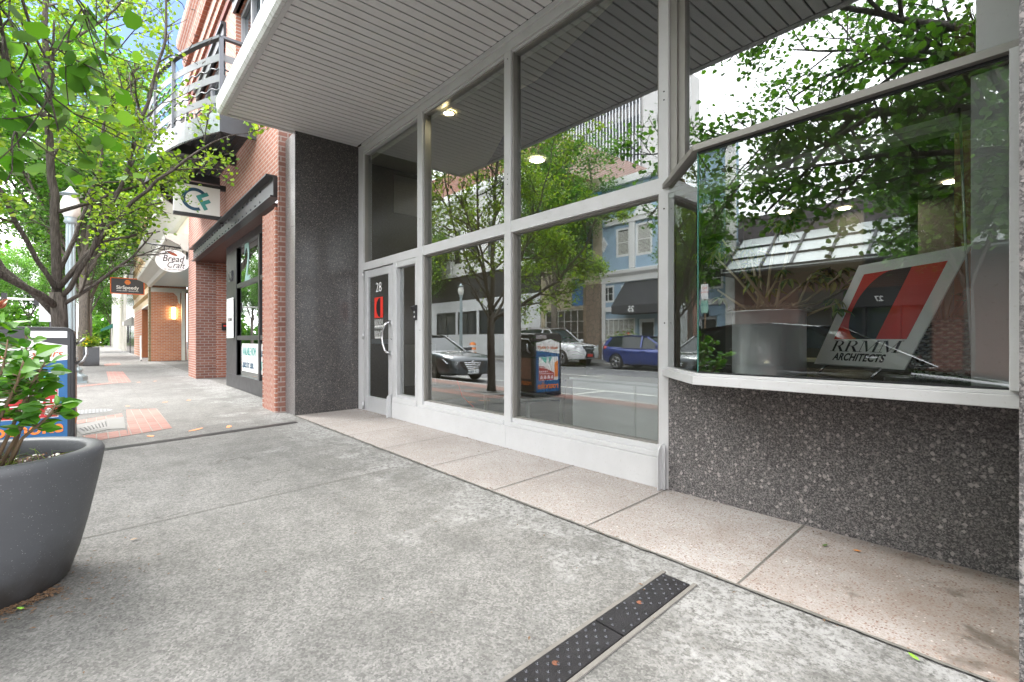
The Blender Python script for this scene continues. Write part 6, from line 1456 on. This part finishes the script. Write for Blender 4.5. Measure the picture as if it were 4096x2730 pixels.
# ---------------------------------------------------------------- cars
def boolcut(o, cutters):
    for c in cutters:
        m = o.modifiers.new('cut', 'BOOLEAN'); m.object = c; m.operation = 'DIFFERENCE'; m.solver = 'EXACT'
    bpy.context.view_layer.update(); me = bpy.data.meshes.new_from_object(o.evaluated_get(bpy.context.evaluated_depsgraph_get()))
    o.modifiers.clear(); o.data = me
    for c in cutters: bpy.data.objects.remove(c)
tyre = simple('tyre_rubber', (.02,.02,.021), .8); rim = simple('alloy', (.55,.56,.58), .25, .9); cglass = simple('car_glass', (.02,.028,.028), .05, var=.05)
headl = simple('headlamp_lens', (.62,.66,.68), .08, .3); taill = simple('tail_lamp', (.45,.02,.015), .15)
def car(name, label, cx_, cy_, L, W, H, paint, st, gh, wheel_r=.33, wx_=(-1.38,1.42), grille='bars', plate=None, sill_z=.22, plate_back=False, cladding=False):
    """forward = +x. st: stations (x, half width, z bottom, z top). gh: greenhouse xs (rear base, rear roof, front roof, front base), belt z at rear and front"""
    g0 = -.23 + .003; e = empty(name, (cx_,cy_,g0), label, 'car')
    def B(mb, nm, m, par=None, **k):
        mb.v = [(x+cx_, y+cy_, z+g0) for x, y, z in mb.v]; return mb.build(nm, m, par or e, **k)
    mb = MB(); rows = []
    for x, w_, zb, zt in st:
        h = zt - zb
        half = [(0,zb),(w_*.80,zb),(w_*.93,zb+.05*h),(w_*.985,zb+.22*h),(w_*1.0,zb+.45*h),(w_*.985,zb+.70*h),(w_*.955,zb+.86*h),(w_*.88,zb+.955*h),(w_*.70,zb+.99*h),(w_*.35,zb+1.0*h+.012),(0,zb+h+.016)]
        rows.append([(x,y,z) for y, z in half] + [(x,-y,z) for y, z in half[-2:0:-1]])
    n = len(rows[0]); vs = [p for r_ in rows for p in r_]
    fs = [(j*n+i,j*n+(i+1)%n,(j+1)*n+(i+1)%n,(j+1)*n+i) for j in range(len(rows)-1) for i in range(n)] + [tuple(range(n))[::-1], tuple((len(rows)-1)*n+i for i in range(n))]
    mb.add(vs, fs, True); body = B(mb, 'body', paint)
    bmx = bmesh.new(); bmx.from_mesh(body.data); bmesh.ops.recalc_face_normals(bmx, faces=bmx.faces); bmx.to_mesh(body.data); bmx.free()
    cut = []
    for x in wx_:
        for s_ in (-1, 1):
            c = MB(); r_ = wheel_r + .055; N = 28
            c.prism([(x+r_*math.cos(6.283*k/N), s_*(W/2-.26), wheel_r+r_*math.sin(6.283*k/N)) for k in range(N)], (0, s_*.5, 0)); c.v = [(a+cx_, b+cy_, d+g0) for a, b, d in c.v]
            o = c.build('cutter', tyre); b_ = bmesh.new(); b_.from_mesh(o.data); bmesh.ops.recalc_face_normals(b_, faces=b_.faces); b_.to_mesh(o.data); b_.free(); cut.append(o)
    boolcut(body, cut); body.data.set_sharp_from_angle(angle=R(38))
    # greenhouse
    (rb, rr_, fr0, fb), zr, zf = gh; wb, wt = W/2*.90, W/2*.70
    def at(f, top): 
        return wt if top else wb
    prof_b = [rb, rb+(fb-rb)*.33, rb+(fb-rb)*.66, fb]; prof_t = [rr_, rr_+(fr0-rr_)*.33, rr_+(fr0-rr_)*.66, fr0]; zt_ = [H-.07, H-.01, H-.005, H-.06]; zb_ = [zr, zr+(zf-zr)*.33, zr+(zf-zr)*.66, zf]
    wbs = [wb*.93, wb, wb, wb*.93]; wts = [wt*.95, wt, wt, wt*.92]; vs = []
    for i in range(4):
        vs += [(prof_b[i],-wbs[i],zb_[i]-.06),(prof_t[i],-wts[i],zt_[i]),(prof_t[i],wts[i],zt_[i]),(prof_b[i],wbs[i],zb_[i]-.06)]
    mb = MB(); fs = []
    for i in range(3):
        a = i*4; fs += [(a,a+1,a+5,a+4),(a+3,a+7,a+6,a+2),(a+1,a+2,a+6,a+5)]
    fs += [(0,3,2,1),(12,13,14,15)]
    mb.add(vs, fs); B(mb, 'windows', cglass)
    mb = MB(); vs = []
    for i in range(4):
        k = 1.03
        for q, dz in ((-1,0),(-.72,.035),(0,.05),(.72,.035),(1,0)): vs.append((prof_t[i]+(-.03 if i==0 else .03 if i==3 else 0), q*wts[i]*k, zt_[i]+dz-.012))
    mb.add(vs, [(i*5+j,i*5+j+1,(i+1)*5+j+1,(i+1)*5+j) for i in range(3) for j in range(4)], True); B(mb, 'roof', paint)
    mb = MB()
    for s_ in (-1, 1):
        for i, wd in ((0,.16),(3,.06)):
            mb.bar((prof_b[i],s_*wbs[i]*1.005,zb_[i]-.05),(prof_t[i],s_*wts[i]*1.01,zt_[i]+.0), wd, .035, (0,s_,.3))
        x_ = (wx_[0]+wx_[1])/2-.05; f = (x_-rb)/(fb-rb); mb.bar((x_,s_*wb*1.006,zr-.04),(x_-.02,s_*wt*1.01,H-.02), .07, .03, (0,s_,.3))
        P = [(prof_t[i], s_*wts[i]*1.012, zt_[i]+.0) for i in range(4)]
        for a, b in zip(P, P[1:]): mb.bar(a, b, .05, .04)
        P = [(prof_b[i], s_*wbs[i]*1.02, zb_[i]-.045) for i in range(4)]
        for a, b in zip(P, P[1:]): mb.bar(a, b, .035, .03)
    mb.v = [(x+cx_, y+cy_, z+g0) for x, y, z in mb.v]; each(mb, 'pillar', paint, e)
    # wheels
    for x in wx_:
        for s_ in (-1, 1):
            we = child_empty('wheel', e); y = s_*(W/2-.12)
            def ax(mb): mb.v = [(x+a, y+s_*c, wheel_r+b) for a, b, c in mb.v]; return mb
            q = MB(); r_ = wheel_r; q.lathe([(r_*.66,-.10),(r_*.93,-.10),(r_,-.07),(r_,.07),(r_*.93,.10),(r_*.70,.105),(r_*.66,.09)], (0,0,0), 32); B(ax(q), 'tyre', tyre, we)
            q = MB(); q.lathe([(r_*.68,.10),(r_*.64,.095),(r_*.62,.05),(.001,.04)], (0,0,0), 28); B(ax(q), 'barrel', simple_dark, we)
            q = MB(); q.lathe([(r_*.17,.07),(r_*.15,.095),(.001,.10)], (0,0,0), 14); q.lathe([(r_*.69,.09),(r_*.68,.108),(r_*.62,.10)], (0,0,0), 32)
            for k in range(5):
                a = 6.283*k/5
                for da in (-.13, .13): q.bar((r_*.12*math.cos(a),r_*.12*math.sin(a),.085),(r_*.66*math.cos(a+da),r_*.66*math.sin(a+da),.088), r_*.10, .02)
            B(ax(q), 'rim', rim, we)
    xf, xr = L/2, -L/2; wf = st[-2][1]
    return e, B, xf, xr
simple_dark = simple('wheel_dark', (.03,.03,.033), .6)
def side_details(e, B, W, zb, zr, xs, handles, mirror_x, paint, mz):
    mb = MB()
    for s_ in (-1, 1):
        for x in xs: mb.bar((x,s_*(W/2*.995),zb+.06),(x-.03,s_*(W/2*.962),zr-.10), .012, .012)
        mb.bar((xs[0],s_*W/2*.99,zb+.05),(xs[-1],s_*W/2*.99,zb+.05), .012, .02)
    B(mb, 'shut_line', M['ink'])
    for s_ in (-1, 1):
        for x in handles: mb = MB(); mb.bar((x-.09,s_*W/2*.99,zr-.15),(x+.09,s_*W/2*.99,zr-.15), .035, .035); B(mb, 'door_handle', paint)
        mb = MB(); mb.bar((mirror_x,s_*(W/2*.9),mz),(mirror_x+.02,s_*(W/2+.16),mz+.03), .16, .13); B(mb, 'mirror', paint, bevel=.02)
# dark grey sedan parked at the near kerb
slate = simple('slate_paint', (.03,.042,.052), .3, .3, .06, 2, coat=1)
st = [(-2.40,.66,.42,.80),(-2.36,.78,.34,.95),(-2.15,.86,.28,1.02),(-1.6,.90,.22,1.02),(-.8,.91,.20,.98),(0,.91,.20,.96),(.8,.91,.20,.95),(1.15,.905,.20,.93),(1.6,.90,.22,.90),(1.95,.89,.22,.85),(2.18,.865,.22,.80),(2.30,.82,.23,.75),(2.37,.74,.25,.70),(2.40,.62,.27,.64)]
e, B, xf, xr = car('parked_car', 'dark slate saloon parked nose right at the kerb, mirrored in the left pane', -14.55, -2.42, 4.8, 1.82, 1.47, slate, st, ((-2.05,-1.35,-.05,1.02),.98,.92))
side_details(e, B, 1.82, .20, .95, (-1.05,-.12,.95), (-.95,.0), .78, slate, .98)
mb = MB()
for k in range(4): z = .44+k*.055; hw = .30+.06*k; mb.tube([(2.445-.05*abs(q)**2 - (z-.4)*.12, hw*q, z) for q in (-1,-.6,-.2,.2,.6,1)], .013, 6)
B(mb, 'grille_bar', M['chrome'])
mb = MB(); mb.prism([(2.40,-.30,.40),(2.40,.30,.40),(2.375,.48,.655),(2.375,-.48,.655)], (.03,0,0)); B(mb, 'grille', M['ink'])
for s_ in (-1, 1):
    mb = MB(); mb.add([(2.385,s_*.56,.53),(2.37,s_*.54,.63),(2.17,s_*.82,.735),(2.02,s_*.885,.72),(2.22,s_*.84,.58)], [(0,1,2,3,4)], False); mb.v = [(x+.035,y*1.01,z+.015) for x, y, z in mb.v]; mb.f = [list(f)[::s_] for f in mb.f]; B(mb, 'headlight', headl)
mb = MB(); mb.box(2.425,2.45,-.20,.20,.28,.40); B(mb, 'number_plate', M['board'])
text('176 8424', .12, (-14.55+2.453, -2.42, -.227+.295), (0,1,0), (0,0,1), M['navy'], e, 'plate_lettering', sx=.9)
mb = MB(); mb.lathe([(.065,0),(.055,.012),(.04,.004)], (0,0,0), 18); mb.v = [(2.425+c, a, .60+b) for a, b, c in mb.v]; B(mb, 'emblem', M['chrome'])
mb = MB(); mb.box(2.30,2.425,-.58,.58,.24,.275); B(mb, 'lower_intake', M['ink'])
# black sedan right behind the lens side
blackp = simple('black_car_paint', (.012,.013,.016), .12, .2, .05, 2, coat=1)
st2 = [(a*1.02, b*1.0, c, d+.03) for a, b, c, d in st]
e, B, xf, xr = car('parked_car', 'glossy black saloon parked at the near kerb, mirrored low in the bay window', -2.55, -2.38, 4.9, 1.82, 1.52, blackp, st2, ((-2.0,-1.25,.25,1.28),1.02,.97))
side_details(e, B, 1.82, .20, .98, (-1.05,-.05,1.1), (-.9,.1), .98, blackp, 1.02)
for s_ in (-1, 1): mb = MB(); mb.bar((2.0,s_*.84,.66),(2.3,s_*.66,.60), .12,.10); B(mb, 'headlight', headl)
for s_ in (-1, 1): mb = MB(); mb.bar((-2.42,s_*.62,.84),(-2.30,s_*.82,.86), .12,.14); B(mb, 'tail_light', taill)
# white suv across the street
whitep = simple('pearl_white_paint', (.72,.73,.73), .2, .1, .03, 2, coat=1)
st3 = [(-2.48,.72,.50,1.05),(-2.45,.84,.42,1.20),(-2.2,.94,.34,1.28),(-1.4,.965,.30,1.26),(0,.97,.28,1.22),(1.1,.97,.28,1.20),(1.6,.965,.30,1.16),(2.0,.94,.32,1.10),(2.28,.88,.34,1.04),(2.42,.78,.36,.96),(2.48,.66,.40,.86)]
e, B, xf, xr = car('parked_car', 'white off road wagon with spindle grille parked across the street', -18.2, -12.0, 4.96, 1.94, 1.88, whitep, st3, ((-2.35,-2.05,.35,1.15),1.24,1.20), .40, (-1.45,1.45))
side_details(e, B, 1.94, .28, 1.22, (-1.1,-.12,.98), (-.95,.05), 1.0, whitep, 1.25)
mb = MB(); mb.prism([(2.46,-.34,.42),(2.46,.34,.42),(2.50,.22,.70),(2.40,.46,1.0),(2.40,-.46,1.0),(2.50,-.22,.70)], (.03,0,0)); B(mb, 'grille', M['ink'])
mb = MB()
for k in range(6): z = .62+k*.065; mb.bar((2.52-.006*k,-.22-.038*k,z),(2.52-.006*k,.22+.038*k,z), .02,.02)
mb.bar((2.49,-.36,.42),(2.53,-.24,.70),.03,.03); mb.bar((2.53,-.24,.70),(2.43,-.48,1.0),.03,.03); mb.bar((2.49,.36,.42),(2.53,.24,.70),.03,.03); mb.bar((2.53,.24,.70),(2.43,.48,1.0),.03,.03)
B(mb, 'grille_trim', M['chrome'])
for s_ in (-1, 1): mb = MB(); mb.bar((2.30,s_*.86,.97),(2.44,s_*.56,.88), .06,.13); B(mb, 'headlight', headl)
mb = MB(); mb.box(2.50,2.53,-.17,.17,.48,.62); B(mb, 'number_plate', M['red'])
mb = MB(); mb.bar((-1.9,-.68,1.92),(.3,-.68,1.93),.04,.04); mb.bar((-1.9,.68,1.92),(.3,.68,1.93),.04,.04); B(mb, 'roof_rail', M['satin'])
# blue hatchback
bluep = simple('cobalt_paint', (.02,.045,.22), .2, .4, .05, 2, coat=1)
st4 = [(-2.18,.66,.45,.92),(-2.14,.78,.36,1.02),(-1.9,.86,.28,1.04),(-1.4,.88,.22,1.02),(0,.885,.20,.97),(.9,.885,.20,.95),(1.3,.88,.21,.92),(1.7,.86,.24,.85),(1.98,.80,.26,.76),(2.13,.68,.28,.66),(2.2,.5,.32,.56)]
e, B, xf, xr = car('parked_car', 'cobalt blue hatchback parked across the street before the blue shop', -12.15, -12.0, 4.4, 1.78, 1.48, bluep, st4, ((-2.08,-1.75,.15,1.15),1.0,.94), .335, (-1.32,1.32))
side_details(e, B, 1.78, .20, .97, (-.98,-.05,.98), (-.85,.1), .88, bluep, 1.0)
for s_ in (-1, 1): mb = MB(); mb.bar((-2.12,s_*.66,.93),(-1.92,s_*.83,.97), .14,.14); B(mb, 'tail_light', taill, bevel=.02)
for s_ in (-1, 1): mb = MB(); mb.bar((1.85,s_*.80,.70),(2.10,s_*.60,.66), .12,.10); B(mb, 'headlight', headl)
